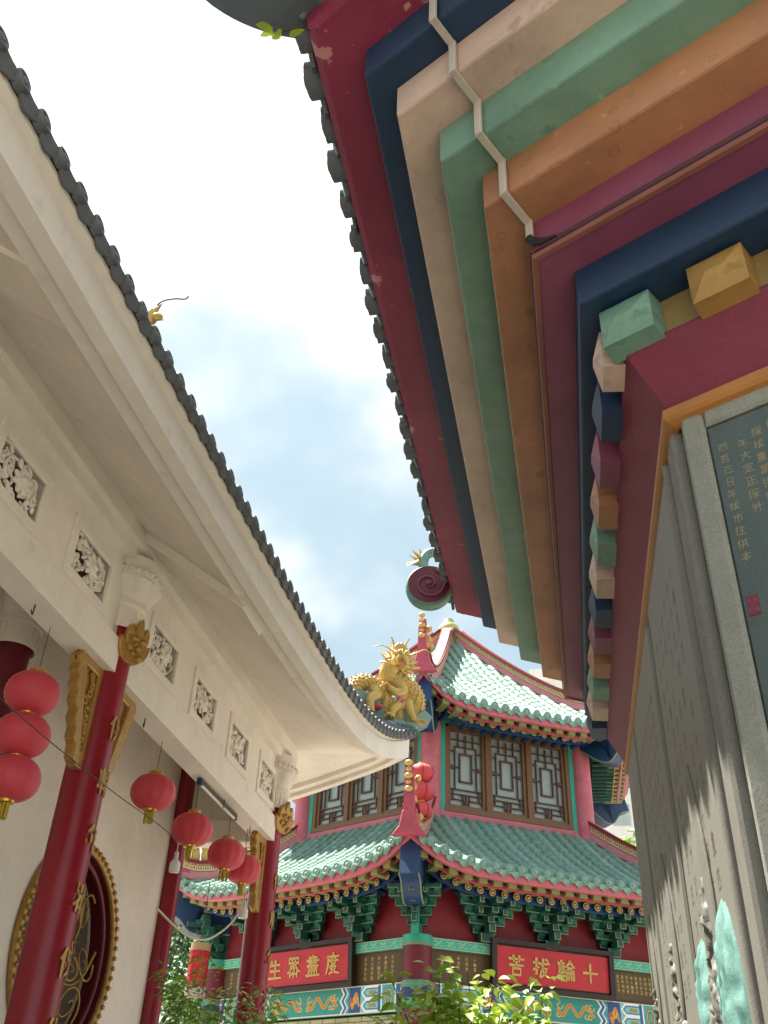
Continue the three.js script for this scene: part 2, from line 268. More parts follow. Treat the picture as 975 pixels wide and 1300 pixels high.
{
  const row = (o, y) => eave.map((e) => V(e.x + e.nx * o, y(e), e.z + e.nz * o));
  const hor = (e) => e.low;
  // fascia board with its cove, underside closed
  HM('fascia', [grid([row(-0.09, (e) => e.low + 0.004), row(0, hor), row(0.012, (e) => e.low + e.hf), row(-0.09, (e) => e.low + e.hf)], false, 0.4)], P.white);
  const cv = []; for (let k = 0; k <= 4; k++) { const a = k / 4; cv.push(row(-0.01 + 0.055 * a * a, (e) => e.low + e.hf + 0.004 + 0.035 * a)); } cv.push(row(0.05, (e) => e.low + e.hf + 0.055)); cv.push(row(-0.1, (e) => e.low + e.hf + 0.058));
  HM('eave_moulding', [grid(cv, false, 0.5)], P.white);
  // soffit: strip behind the fascia, then the raking boards up to the wall
  HM('soffit_strip', [grid([row(-0.088, (e) => e.low + 0.006), row(-0.088, (e) => e.low + 0.05), row(-0.2, (e) => e.low + 0.05), row(-0.2, (e) => e.low + 0.1)], false, 0.4)], P.white);
  const inner = (e, x, z, y) => V(x, y, z), rake = [];
  const wallEdge = (e, y, o) => V(Math.min(e.x, lerp(e.x, -3.0 + o, 1)) , y, e.nz < -0.5 ? -9.72 - o : Math.max(-9.72 - o, e.z));
  for (let k = 0; k <= 6; k++) { const q = k / 6; rake.push(eave.map((e) => { const a = V(e.x - e.nx * 0.2, e.low + 0.1, e.z - e.nz * 0.2), wx = Math.min(-2.93, e.x - 0.2), wz = Math.max(-9.84, e.z + 0.2), b = V(e.nx > 0.5 ? -2.93 : wx, 5.44, e.nx > 0.5 ? wz : -9.84); return a.lerp(b, q).add(V(0, -0.05 * Math.sin(q * Math.PI) * Math.exp(-e.d) , 0)); })); }
  HM('soffit', [grid(rake, false, 0.3)], P.white);
  // roof shell
  const sh = []; for (let k = 0; k <= 14; k++) sh.push(eave.map((e) => roofAt(e, k / 14, 0, 0.06)));
  const under = eave.map((e) => V(e.x + e.nx * 0.06, e.low + e.hf + 0.06, e.z + e.nz * 0.06));
  HM('roof', [grid([under, ...sh], false, 0.5)], P.darkTile);
  // back slope so that the roof is closed
  HM('back_roof', [grid([[V(-6, roofTop, 3), V(-6, roofTop, -6.4)], [V(-10.5, 5.2, 3), V(-10.5, 5.2, -10.7)]], false, 0)], P.darkTile);
  // tile rows on the slope, joined
  const rows = eave.map((e) => { const rs = []; const t = V(-e.nz, 0, e.nx); for (let k = 0; k <= 9; k++) { const q = k / 9, p = roofAt(e, q, 0, 0.06), w = 0.044 * (1 - 0.5 * q * Math.exp(-e.d)); rs.push([0, 1, 2, 3, 4].map((j) => { const a = (j / 4) * Math.PI; return p.clone().addScaledVector(t, Math.cos(a) * w).add(V(0, Math.sin(a) * w * 1.1 - 0.005, 0)); })); } return grid(rs, false, 0); });
  stuff(HM('roof_tile_rows', rows, P.darkTile));
  // round end tile and hanging drip tile of each row
  const cap = merge([new THREE.CylinderGeometry(0.062, 0.06, 0.05, 16).rotateX(Math.PI / 2), new THREE.TorusGeometry(0.05, 0.01, 6, 16).translate(0, 0, 0.024), new THREE.CylinderGeometry(0.02, 0.03, 0.012, 10).rotateX(Math.PI / 2).translate(0, 0, 0.028)]);
  const ds = new THREE.Shape(); ds.moveTo(-0.075, 0.035); ds.quadraticCurveTo(0, -0.01, 0.075, 0.035); ds.lineTo(0.07, -0.005); ds.quadraticCurveTo(0.05, -0.05, 0, -0.075); ds.quadraticCurveTo(-0.05, -0.05, -0.07, -0.005); ds.closePath();
  const drip = clean(new THREE.ExtrudeGeometry(ds, { depth: 0.014, bevelEnabled: true, bevelSize: 0.004, bevelThickness: 0.004, bevelSegments: 1, curveSegments: 6 }));
  eave.forEach((e, i) => {
    const turn = Math.atan2(e.nx, e.nz), p = roofAt(e, 0, 0.015, 0.075);
    const near = e.z < -1.2 && e.x > -3.2;
    if (!near) return;
    const c = S('end_tile', cap, P.darkTile, hall); c.position.copy(p).sub(HP); c.rotation.set(-0.25 + (i % 5) * 0.02, turn + (i % 3 - 1) * 0.03, 0, 'YXZ'); c.scale.setScalar(0.76);
    const n = eave[i + 1]; if (!n) return;
    const d = S('drip_tile', drip, P.darkTile, hall); d.position.copy(p).lerp(roofAt(n, 0, 0.01, 0.075), 0.5).add(V(0, -0.006, 0)).sub(HP); d.rotation.set(0.35 + (i % 4) * 0.03, Math.atan2(e.nx + n.nx, e.nz + n.nz), 0, 'YXZ');
    d.scale.x = Math.min(1.15, Math.hypot(e.x - n.x, e.z - n.z, e.low - n.low) / 0.15 + 0.05); d.scale.y = 0.7;
  });
  // ribs across the soffit at the columns
  for (const z of COLZ.slice(0, 2)) {
    const pts = []; for (let k = 0; k <= 6; k++) { const q = k / 6; pts.push(V(lerp(-2.1, -3.02, q), lerp(4.755, 5.44, q) - 0.012, z)); }
    HM('soffit_rib', [sweepRect(pts, 0.4, 0.09, V(0, 0, -1))], P.white);
  }
  // hip ridge on the corner
  const hip = []; const ce = eave.reduce((a, b) => (a.d + Math.abs(a.nx - 0.707) < b.d + Math.abs(b.nx - 0.707) ? a : b));
  for (let k = 0; k <= 16; k++) hip.push(roofAt(ce, 1 - k / 16, 0.02, 0.1));
  hip.push(hip[16].clone().add(V(0.1, 0.1, -0.1)), hip[16].clone().add(V(0.16, 0.26, -0.16)));
  HM('hip_ridge', [sweepRect(hip, 0.2, (t) => 0.26 - 0.12 * Math.max(0, (t - 0.85) / 0.15))], P.rock);
  HM('main_ridge', [sweepRect([V(-6, roofTop, 3), V(-6, roofTop, -2), V(-6, roofTop, -6.5)], 0.3, 0.5)], P.rock);
}
// walls, beams, frieze
const PANZ = [-3.98, -4.95, -6.27, -7.24, -8.21, -9.17];
{
  HM('beam', [cbox(0.2, 0.24, 12.8, -3.1, 4.48, -3.35, 0.012)], P.white);
  HM('end_beam', [cbox(6.6, 0.24, 0.2, -6.5, 4.482, -9.62, 0.012)], P.white);
  const sh = new THREE.Shape(); sh.moveTo(-3, 4.6); sh.lineTo(9.72, 4.6); sh.lineTo(9.72, 5.6); sh.lineTo(-3, 5.6); sh.closePath(); // s = -z
  for (const z of PANZ) { const h = new THREE.Path(); h.moveTo(-z - 0.27, 4.705); h.lineTo(-z - 0.27, 5.045); h.lineTo(-z + 0.27, 5.045); h.lineTo(-z + 0.27, 4.705); h.closePath(); sh.holes.push(h); }
  HM('frieze', [new THREE.ExtrudeGeometry(sh, { depth: 0.13, bevelEnabled: false }).rotateY(Math.PI / 2).translate(-3.17, 0, 0)], P.white);
  HM('end_frieze', [box(6.8, 0.998, 0.13, -6.44 + 0.002, 5.1, -9.655)], P.white);
  HM('cornice', [cbox(0.1, 0.1, 12.8, -3.03, 5.27, -3.38, 0.008), cbox(0.16, 0.14, 12.9, -3.01, 5.382, -3.4, 0.01), box(6.7, 0.1, 0.14, -6.4, 5.271, -9.72), box(6.7, 0.14, 0.22, -6.35, 5.383, -9.75)], P.white);
  HM('veranda_ceiling', [box(0.96, 0.1, 12.5, -3.64, 5.36, -3.3)], P.white);
  // inner wall with the round window
  const w = new THREE.Shape(); w.moveTo(-3, 0); w.lineTo(9.5, 0); w.lineTo(9.5, 5.3); w.lineTo(-3, 5.3); w.closePath();
  const ho = new THREE.Path(); ho.absarc(7.75, 3.0, 0.8, 0, Math.PI * 2, true); w.holes.push(ho);
  HM('wall', [new THREE.ExtrudeGeometry(w, { depth: 0.22, bevelEnabled: false, curveSegments: 40 }).rotateY(Math.PI / 2).translate(-4.34, 0, 0)], P.white);
  HM('inner_wall', [box(4.5, 5.3, 0.2, -6.6, 2.65, -9.3), box(0.2, 5.3, 12.3, -9.8, 2.65, -3.2), box(6.4, 5.3, 0.2, -6.9, 2.65, 2.85), box(5.6, 0.1, 12.2, -7.0, 5.36, -3.2)], P.white);
  HM('floor', [box(6.9, 0.3, 12.9, -6.4, 0.15, -3.4)], P.granite);
  HM('wall_column', [cyl(0.1, 0.1, 5.3, -4.08, 0, -9.56, 20)], P.hallRed);
  // round window
  const ring = new THREE.TorusGeometry(0.82, 0.042, 10, 60).scale(1, 1, 0.7), beads = [];
  for (let k = 0; k < 64; k++) { const a = (k / 64) * Math.PI * 2; beads.push(new THREE.SphereGeometry(0.022, 6, 5).scale(1.1, 1, 0.8).translate(Math.cos(a) * 0.82, Math.sin(a) * 0.82, 0.035)); }
  const put = (m) => { m.position.add(V(-4.1, 3.0, -7.75)); m.rotation.y = Math.PI / 2; return m; };
  const wf = put(HM('round_window', [ring, ...beads], P.goldLeaf));
  M('inner_ring', [new THREE.TorusGeometry(0.74, 0.022, 8, 60).translate(0, 0, -0.06), new THREE.CylinderGeometry(0.795, 0.795, 0.2, 48, 1, true).rotateX(Math.PI / 2).translate(0, 0, -0.11)], P.maroonCol, wf);
  const curls = []; const curl = (x, y, r, dir, turns = 1.6, a0 = 0) => { const p = []; for (let k = 0; k <= 20; k++) { const t = k / 20, a = a0 + dir * t * turns * 2 * Math.PI, q = r * (1 - 0.85 * t); p.push(V(x + Math.cos(a) * q, y + Math.sin(a) * q, -0.09 + 0.03 * Math.sin(t * 9))); } curls.push(tube(p, (t) => 0.011 * (1 - 0.4 * t), 22, 6)); };
  for (let k = 0; k < 8; k++) { const a = (k / 8) * Math.PI * 2; curl(Math.cos(a) * 0.5, Math.sin(a) * 0.5, 0.17, k % 2 ? 1 : -1, 1.5, a); curl(Math.cos(a + 0.4) * 0.27, Math.sin(a + 0.4) * 0.27, 0.11, k % 2 ? -1 : 1, 1.4, a + 2); }
  for (let k = 0; k < 5; k++) curls.push(tube([0, 1, 2, 3, 4].map((j) => { const a = k * 1.26 + j * 0.35; return V(Math.cos(a) * (0.1 + j * 0.15), Math.sin(a) * (0.1 + j * 0.15), -0.1); }), 0.013, 16, 6));
  M('scrollwork', curls, P.goldLeaf, wf);
}
// carved grilles in the frieze
{
  const frame = (() => { const o = new THREE.Shape(); o.moveTo(-0.31, -0.21); o.lineTo(0.31, -0.21); o.lineTo(0.31, 0.21); o.lineTo(-0.31, 0.21); o.closePath(); const h = new THREE.Path(); h.moveTo(-0.255, -0.155); h.lineTo(-0.255, 0.155); h.lineTo(0.255, 0.155); h.lineTo(0.255, -0.155); h.closePath(); o.holes.push(h); return uvBox(new THREE.ExtrudeGeometry(o, { depth: 0.012, bevelEnabled: true, bevelSize: 0.008, bevelThickness: 0.01, bevelSegments: 2 })); })();
  const carve = (v) => {
    const l = []; const disc = (x, y, r, s, a, z = 0.02) => l.push(new THREE.SphereGeometry(r, 8, 6).scale(1, s, 0.45).rotateZ(a).translate(x, y, z));
    const N = 15;
    for (let k = 0; k < N; k++) {
      const cx = rr(-0.21, 0.21), cy = rr(-0.12, 0.12), r = rr(0.035, 0.075), d = rnd() > 0.5 ? 1 : -1, a0 = rr(0, 6.3), p = [];
      for (let j = 0; j <= 12; j++) { const t = j / 12, a = a0 + d * t * 7.5, q = r * (1 - 0.75 * t); p.push(V(Math.max(-0.252, Math.min(0.252, cx + Math.cos(a) * q)), Math.max(-0.152, Math.min(0.152, cy + Math.sin(a) * q)), rr(0.005, 0.02))); }
      l.push(tube(p, (t) => 0.0125 * (1.1 - 0.5 * t), 14, 5));
    }
    for (let k = 0; k < 46; k++) { const x = rr(-0.23, 0.23), y = rr(-0.135, 0.135); if (Math.abs(x) / 0.26 + Math.abs(y) / 0.19 > 1.25) continue; disc(x, y, rr(0.018, 0.036), rr(0.35, 0.7), rr(0, 3.1), rr(0.0, 0.03)); }
    disc(0.02 * v, 0.0, 0.06, 0.75, 0.4, 0.03); disc(0.02 * v, 0.005, 0.035, 0.8, 0, 0.055);
    for (let k = 0; k < 7; k++) { const a = (k / 7) * 6.28; disc(0.02 * v + Math.cos(a) * 0.062, Math.sin(a) * 0.05, 0.034, 0.6, a, 0.03); }
    // the oval stem that holds it together
    const o = []; for (let j = 0; j <= 24; j++) { const a = (j / 24) * 6.283; o.push(V(Math.cos(a) * 0.225, Math.sin(a) * 0.128, 0)); } l.push(tube(o, 0.013, 40, 5));
    for (const [a, b] of [[-1, 0], [1, 0], [0, 1], [0, -1]]) l.push(box(a ? 0.06 : 0.02, b ? 0.06 : 0.02, 0.02, a * 0.24, b * 0.14, 0));
    return uvBox(merge(l));
  };
  const kinds = [carve(1), carve(-1), carve(2)], back = uvBox(box(0.56, 0.36, 0.02));
  PANZ.forEach((z, i) => {
    const f = S('panel_frame', frame, P.white, hall); f.position.copy(V(-3.045, 4.875, z)).sub(HP); f.rotation.y = Math.PI / 2;
    const c = S('carved_grille', kinds[i % 3], P.white, f); c.position.set(0, 0, -0.03); c.scale.x = i % 2 ? -1 : 1;
    const b = S('backing', back, P.purple, f); b.position.z = -0.115;
  });
}
// columns with capital, crest, brackets and gilt characters
{
  const shaft = uvBox(cyl(0.145, 0.135, 4.74, 0, 0, 0, 40));
  const scal = []; for (let k = 0; k < 14; k++) { const a = (k / 14) * 6.283; scal.push(new THREE.SphereGeometry(0.034, 10, 8).scale(1, 1, 0.35).translate(0, 4.74, 0.14).rotateY(a)); }
  const shaftG = uvBox(merge([shaft, ...scal]));
  const prof = [[0.137, 4.7, 0], [0.139, 4.86, 0], [0.155, 4.87, 0], [0.158, 4.9, 0], [0.148, 4.915, 0], [0.15, 4.95, 0.2], [0.17, 5.02, 1], [0.2, 5.07, 1], [0.205, 5.085, 0.3], [0.185, 5.1, 0], [0.2, 5.12, 0], [0.2, 5.15, 0], [0.17, 5.16, 0], [0.19, 5.2, 0], [0.19, 5.26, 0], [0.0, 5.26, 0]];
  const cap = [uvBox(grid(prof.map(([r, y, w]) => { const o = []; for (let j = 0; j < 64; j++) { const a = (j / 64) * 6.283, k = r * (1 + w * 0.22 * Math.abs(Math.cos(a * 3)) - w * 0.12); o.push(V(Math.sin(a) * k, y, Math.cos(a) * k)); } return o; }), true, 0.7))];
  for (let k = 0; k < 26; k++) { const a = (k / 26) * 6.283; cap.push(new THREE.SphereGeometry(0.02, 6, 5).translate(Math.sin(a) * 0.2, 5.135, Math.cos(a) * 0.2)); }
  for (let k = 0; k < 20; k++) { const a = (k / 20) * 6.283; cap.push(box(0.02, 0.13, 0.012, Math.sin(a) * 0.139, 4.79, Math.cos(a) * 0.139, 0, a, 0)); }
  const capG = uvBox(merge(cap).scale(1.18, 1, 1.18));
  // gilt crest on the beam face
  const cs = new THREE.Shape(); cs.moveTo(-0.04, -0.13); cs.quadraticCurveTo(-0.13, -0.08, -0.12, 0.02); cs.lineTo(-0.08, 0); cs.quadraticCurveTo(-0.1, 0.09, -0.06, 0.13); cs.lineTo(-0.035, 0.07); cs.quadraticCurveTo(-0.02, 0.14, 0, 0.18); cs.quadraticCurveTo(0.02, 0.14, 0.035, 0.07); cs.lineTo(0.06, 0.13); cs.quadraticCurveTo(0.1, 0.09, 0.08, 0); cs.lineTo(0.12, 0.02); cs.quadraticCurveTo(0.13, -0.08, 0.04, -0.13); cs.closePath();
  const crest = [new THREE.ExtrudeGeometry(cs, { depth: 0.03, bevelEnabled: true, bevelSize: 0.008, bevelThickness: 0.012, bevelSegments: 2 })];
  for (let k = 0; k < 16; k++) crest.push(new THREE.SphereGeometry(rr(0.012, 0.026), 6, 5).translate(rr(-0.07, 0.07), rr(-0.1, 0.08), 0.045));
  const crestG = uvBox(merge(crest).rotateX(0.25).rotateY(Math.PI / 2 - 0.5).translate(0.15, 4.6, 0.02));
  // carved corner bracket: outline, pierced field, scrolls
  const br = (() => {
    const o = new THREE.Shape(), E = [[0, 0], [0.4, 0], [0.44, -0.05], [0.4, -0.09], [0.42, -0.14], [0.37, -0.17], [0.38, -0.24], [0.33, -0.28], [0.34, -0.35], [0.28, -0.4], [0.29, -0.47], [0.24, -0.52], [0.24, -0.59], [0.19, -0.63], [0.18, -0.72], [0.1, -0.76], [0, -0.76]];
    E.forEach(([x, y], i) => o[i ? 'lineTo' : 'moveTo'](x, y)); o.closePath();
    const h = new THREE.Path(), I = [[0.05, -0.05], [0.05, -0.66], [0.11, -0.66], [0.3, -0.08], [0.3, -0.05]]; I.forEach(([x, y], i) => h[i ? 'lineTo' : 'moveTo'](x, y)); h.closePath(); o.holes.push(h);
    const l = [new THREE.ExtrudeGeometry(o, { depth: 0.05, bevelEnabled: true, bevelSize: 0.012, bevelThickness: 0.015, bevelSegments: 2 }).translate(0, 0, -0.025), box(0.3, 0.64, 0.015, 0.16, -0.33, 0, 0, 0, 0)];
    l.pop();
    const bp = new THREE.Shape(); [[0.02, -0.02], [0.33, -0.02], [0.12, -0.7], [0.02, -0.7]].forEach(([x, y], i) => bp[i ? 'lineTo' : 'moveTo'](x, y)); bp.closePath(); l.push(new THREE.ExtrudeGeometry(bp, { depth: 0.01, bevelEnabled: false }).translate(0, 0, -0.005));
    for (let k = 0; k < 9; k++) { const y = -0.1 - k * 0.062, xm = 0.05 + (0.27 * (0.68 + y)) / 0.6; for (const s of [-1, 1]) { const p = []; const cx = rr(0.08, Math.max(0.09, xm - 0.03)); for (let j = 0; j <= 10; j++) { const t = j / 10, a = k + t * 6.5, q = 0.04 * (1 - 0.75 * t); p.push(V(cx + Math.cos(a) * q, y + Math.sin(a) * q, s * 0.02)); } l.push(tube(p, 0.011, 12, 5)); l.push(new THREE.SphereGeometry(0.02, 7, 5).translate(cx, y + 0.02, s * 0.02)); } }
    for (const [x, y] of E.slice(2, 15)) l.push(new THREE.SphereGeometry(0.03, 8, 6).scale(0.8, 1.1, 1.2).translate(x * 0.93, y, 0));
    return uvBox(merge(l).rotateY(-Math.PI / 2)); // runs along +z
  })();
  const chars = ['offer', 'wheel', 'year', 'many', 'keep', 'life', 'degree'];
  COLZ.forEach((z, ci) => {
    const c = S('column', shaftG, P.hallRed, hall); c.position.copy(V(-3.1, 0, z)).sub(HP);
    S('capital', capG, P.white, c); S('gilt_crest', crestG, P.goldLeaf, c);
    for (const s of [1, -1]) { if (ci === 2 && s < 0) continue; const b = S('bracket', br, P.goldLeaf, c); b.position.set(0, 4.35, s * 0.115); b.scale.set(0.9, 0.9, 0.8 * s); }
    chars.forEach((id, k) => {
      const y = 3.98 - k * 0.36; const R = 0.1385 + (4.74 - y) * 0.0022, r = R + 0.002;
      const g = glyph(id, 0.17, 0.006, 11, (v) => { const a = v.x / r + 0.12, q = r + v.z; v.set(Math.cos(a) * q, v.y + y, -Math.sin(a) * q); });
      const m = M('gilt_character', g, P.goldLeaf, c, true);
    });
  });
  const ic = S('inner_column', shaftG, P.maroonCol, hall); ic.position.copy(V(-4.0, 0.0, -5.75)).sub(HP); S('inner_capital', capG, P.white, ic);
}
// ---------------------------------------------------------------- stone pavilion on six sides, close by on the right
const PC = V(3.62, 0, -4.5), PR = 3.6;
const pav = thing('stone_pavilion', 'six-sided stone pavilion with stepped many-coloured eaves and carved granite walls', 'pavilion', [PC.x, 0, PC.z]);
const PDIR = [[-0.866, 0.5], [-0.866, -0.5], [0, -1], [0.866, -0.5], [0.866, 0.5], [0, 1]];
const pv = (i, d, h) => { const k = i === 1 ? d - 0.1 * Math.min(1, Math.max(0, d / 0.6)) : d, r = PR + k / 0.866; return V(PDIR[i][0] * r, h, PDIR[i][1] * r); };
// a band round all six sides through the profile points (d = distance out from the wall, h = height)
function band(name, prof, m) {
  const l = []; for (let i = 0; i < 6; i++) { const rows = prof.map(([d, h]) => { const a = pv(i, d, h), b = pv((i + 1) % 6, d, h), o = []; for (let k = 0; k <= 12; k++) o.push(a.clone().lerp(b, k / 12)); return o; }); l.push(grid(rows, false, 0.35)); }
  return M(name, l, m, pav);
}
{
  const step = (d0, d1, h, top) => [[d0, h], [d1 - 0.012, h], [d1 - 0.003, h + 0.004], [d1, h + 0.013], [d1 + 0.002, top]];
  band('gilt_trim', [[-0.04, 3.83], [-0.028, 3.815], [0.014, 3.832], [0.024, 3.845], [0.024, 3.88], [0.0, 3.89]], P.ochre);
  band('maroon_cove', [[-0.03, 3.875], [0.002, 3.888], [0.135, 4.115], [0.135, 4.125], [0.1, 4.13]], P.maroon);
  band('block_backing', [[0.11, 4.12], [0.112, 4.32]], P.olive);
  band('navy_step', step(0.1, 0.285, 4.305, 4.49), P.navy);
  band('purple_step', step(0.27, 0.435, 4.487, 4.7), P.purple);
  band('orange_step', step(0.42, 0.617, 4.69, 4.9), P.orange);
  band('teal_step', step(0.6, 0.777, 4.885, 5.1), P.teal);
  band('peach_step', step(0.76, 0.943, 5.09, 5.29), P.peach);
  band('upper_navy_step', step(0.93, 1.07, 5.28, 5.49), P.navy);
  band('fascia', [[1.05, 5.475], [1.27, 5.485], [1.3, 5.5], [1.31, 5.6], [1.2, 5.61]], P.fasciaWorn);
  band('cable_rail', [[0.42, 4.486], [0.424, 4.478], [0.444, 4.478], [0.447, 4.5], [0.437, 4.505]], P.rail);
  band('roof', [[1.2, 5.595], [1.335, 5.6], [1.335, 5.66], [0.6, 6.1], [-0.6, 7.0], [-2.2, 8.4], [-3.1, 9.6]], P.darkTile);
  M('roof_finial', [new THREE.SphereGeometry(0.3, 16, 12).translate(0, 9.7, 0)], P.tile, pav);
  band('cable', [[0.448, 4.512], [0.456, 4.52], [0.45, 4.53]], P.cable);
  // tile ends along the two eaves that show
  const capG = uvBox(merge([cyl(0.075, 0.075, 0.1, 0, -0.05, 0, 14).rotateX(Math.PI / 2), new THREE.SphereGeometry(0.05, 8, 6).scale(1, 1, 0.4).translate(0, 0, 0.05)]));
  const ds = new THREE.Shape(); ds.moveTo(-0.1, 0.04); ds.quadraticCurveTo(0, -0.02, 0.1, 0.04); ds.quadraticCurveTo(0.1, -0.03, 0.03, -0.06); ds.lineTo(0, -0.085); ds.lineTo(-0.03, -0.06); ds.quadraticCurveTo(-0.1, -0.03, -0.1, 0.04);
  const dripG = uvBox(new THREE.ExtrudeGeometry(ds, { depth: 0.02, bevelEnabled: true, bevelSize: 0.006, bevelThickness: 0.006, bevelSegments: 1, curveSegments: 5 }));
  const rest = [];
  for (let i = 0; i < 6; i++) {
    const a = pv(i, 1.33, 5.62), b = pv((i + 1) % 6, 1.33, 5.62), n = Math.floor(a.distanceTo(b) / 0.215), ang = Math.atan2(a.x + b.x, a.z + b.z);
    for (let k = 0; k < n; k++) {
      const p = a.clone().lerp(b, (k + 0.5) / n), q = a.clone().lerp(b, (k + 1) / n);
      if (i === 0 || i === 5) {
        const c = S('end_tile', capG, P.darkTile, pav); c.position.copy(p); c.rotation.set(rr(-0.05, 0.12), ang + rr(-0.08, 0.08), 0, 'YXZ'); c.scale.set(rr(0.9, 1.25), rr(0.8, 1.1), rr(0.6, 1.1));
        const d = S('drip_tile', dripG, P.darkTile, pav); d.position.copy(q).add(V(0, -0.015, 0)); d.rotation.set(rr(0.1, 0.45), ang + rr(-0.06, 0.06), rr(-0.06, 0.06), 'YXZ'); d.scale.setScalar(rr(0.6, 0.85));
      } else rest.push(capG.clone().rotateY(ang).translate(p.x, p.y, p.z), dripG.clone().rotateY(ang).translate(q.x, q.y, q.z));
    }
  }
  stuff(M('far_eave_tiles', rest, P.darkTile, pav));
  // hip ridges, each ending in a horn at its corner
  for (let i = 0; i < 6; i++) {
    const pts = [[-3.1, 9.62], [-1.6, 7.95], [-0.6, 7.05], [0.6, 6.14], [1.2, 5.72], [1.45, 5.6], [1.62, 5.62], [1.8, 5.78]].map(([d, h]) => pv(i, d, h - 0.1));
    if (i === 1) pts.length = 5; const c = new THREE.CatmullRomCurve3(pts).getPoints(30);
    M('hip_ridge', [sweepRect(c, (t) => 0.3 - 0.15 * t, (t) => 0.34 - 0.16 * t)], P.hornStone, pav);
  }
}
// painted dentil blocks under the eave, their fronts cut like gems
{
  const blk = (() => { const w = 0.105, h = 0.095, d = 0.1, f = 0.03; const q = [V(-w, -h, 0), V(w, -h, 0), V(w, h, 0), V(-w, h, 0)], r = [V(-w * 0.95, -h * 0.95, d), V(w * 0.95, -h * 0.95, d), V(w * 0.95, h * 0.95, d), V(-w * 0.95, h * 0.95, d)], a = [V(-w * 0.3, 0, d + f), V(w * 0.3, 0, d + f)];
    const l = []; for (let k = 0; k < 4; k++) l.push(poly([q[k], q[(k + 1) % 4], r[(k + 1) % 4], r[k]]));
    l.push(poly([r[0], r[1], a[1], a[0]]), poly([r[2], r[3], a[0], a[1]]), poly([r[1], r[2], a[1]]), poly([r[3], r[0], a[0]])); return uvBox(merge(l)); })();
  const seqL = [P.peach, P.navy, P.purple, P.orange, P.teal], seqR = [P.teal, P.mustard, P.peach, P.navy, P.purple];
  const K0 = pv(0, 0.11, 4.205), K1 = pv(1, 0.11, 4.205), K5 = pv(5, 0.11, 4.205);
  for (let k = 0; k < 12; k++) { const m = S('dentil_block', blk, seqL[k % 5], pav); m.position.set(K0.x, 4.2, -2.72 - PC.z - k * 0.325 + 0.02); m.rotation.y = -Math.PI / 2; m.scale.set(0.98, 1, 1); if (!k) { m.scale.x = 0.72; m.position.z -= 0.045; } }
  const dr = V(0.866, 0, 0.5), rn = V(-0.5, 0, 0.866), Kw = V(0.5 - PC.x, 0, -2.7 - PC.z);
  for (let k = 0; k < 9; k++) { const m = S('dentil_block', blk, seqR[k % 5], pav); m.position.copy(Kw).addScaledVector(dr, -0.02 + k * 0.348).addScaledVector(rn, 0.112); m.position.y = 4.2; m.rotation.y = -Math.PI / 6; }
}
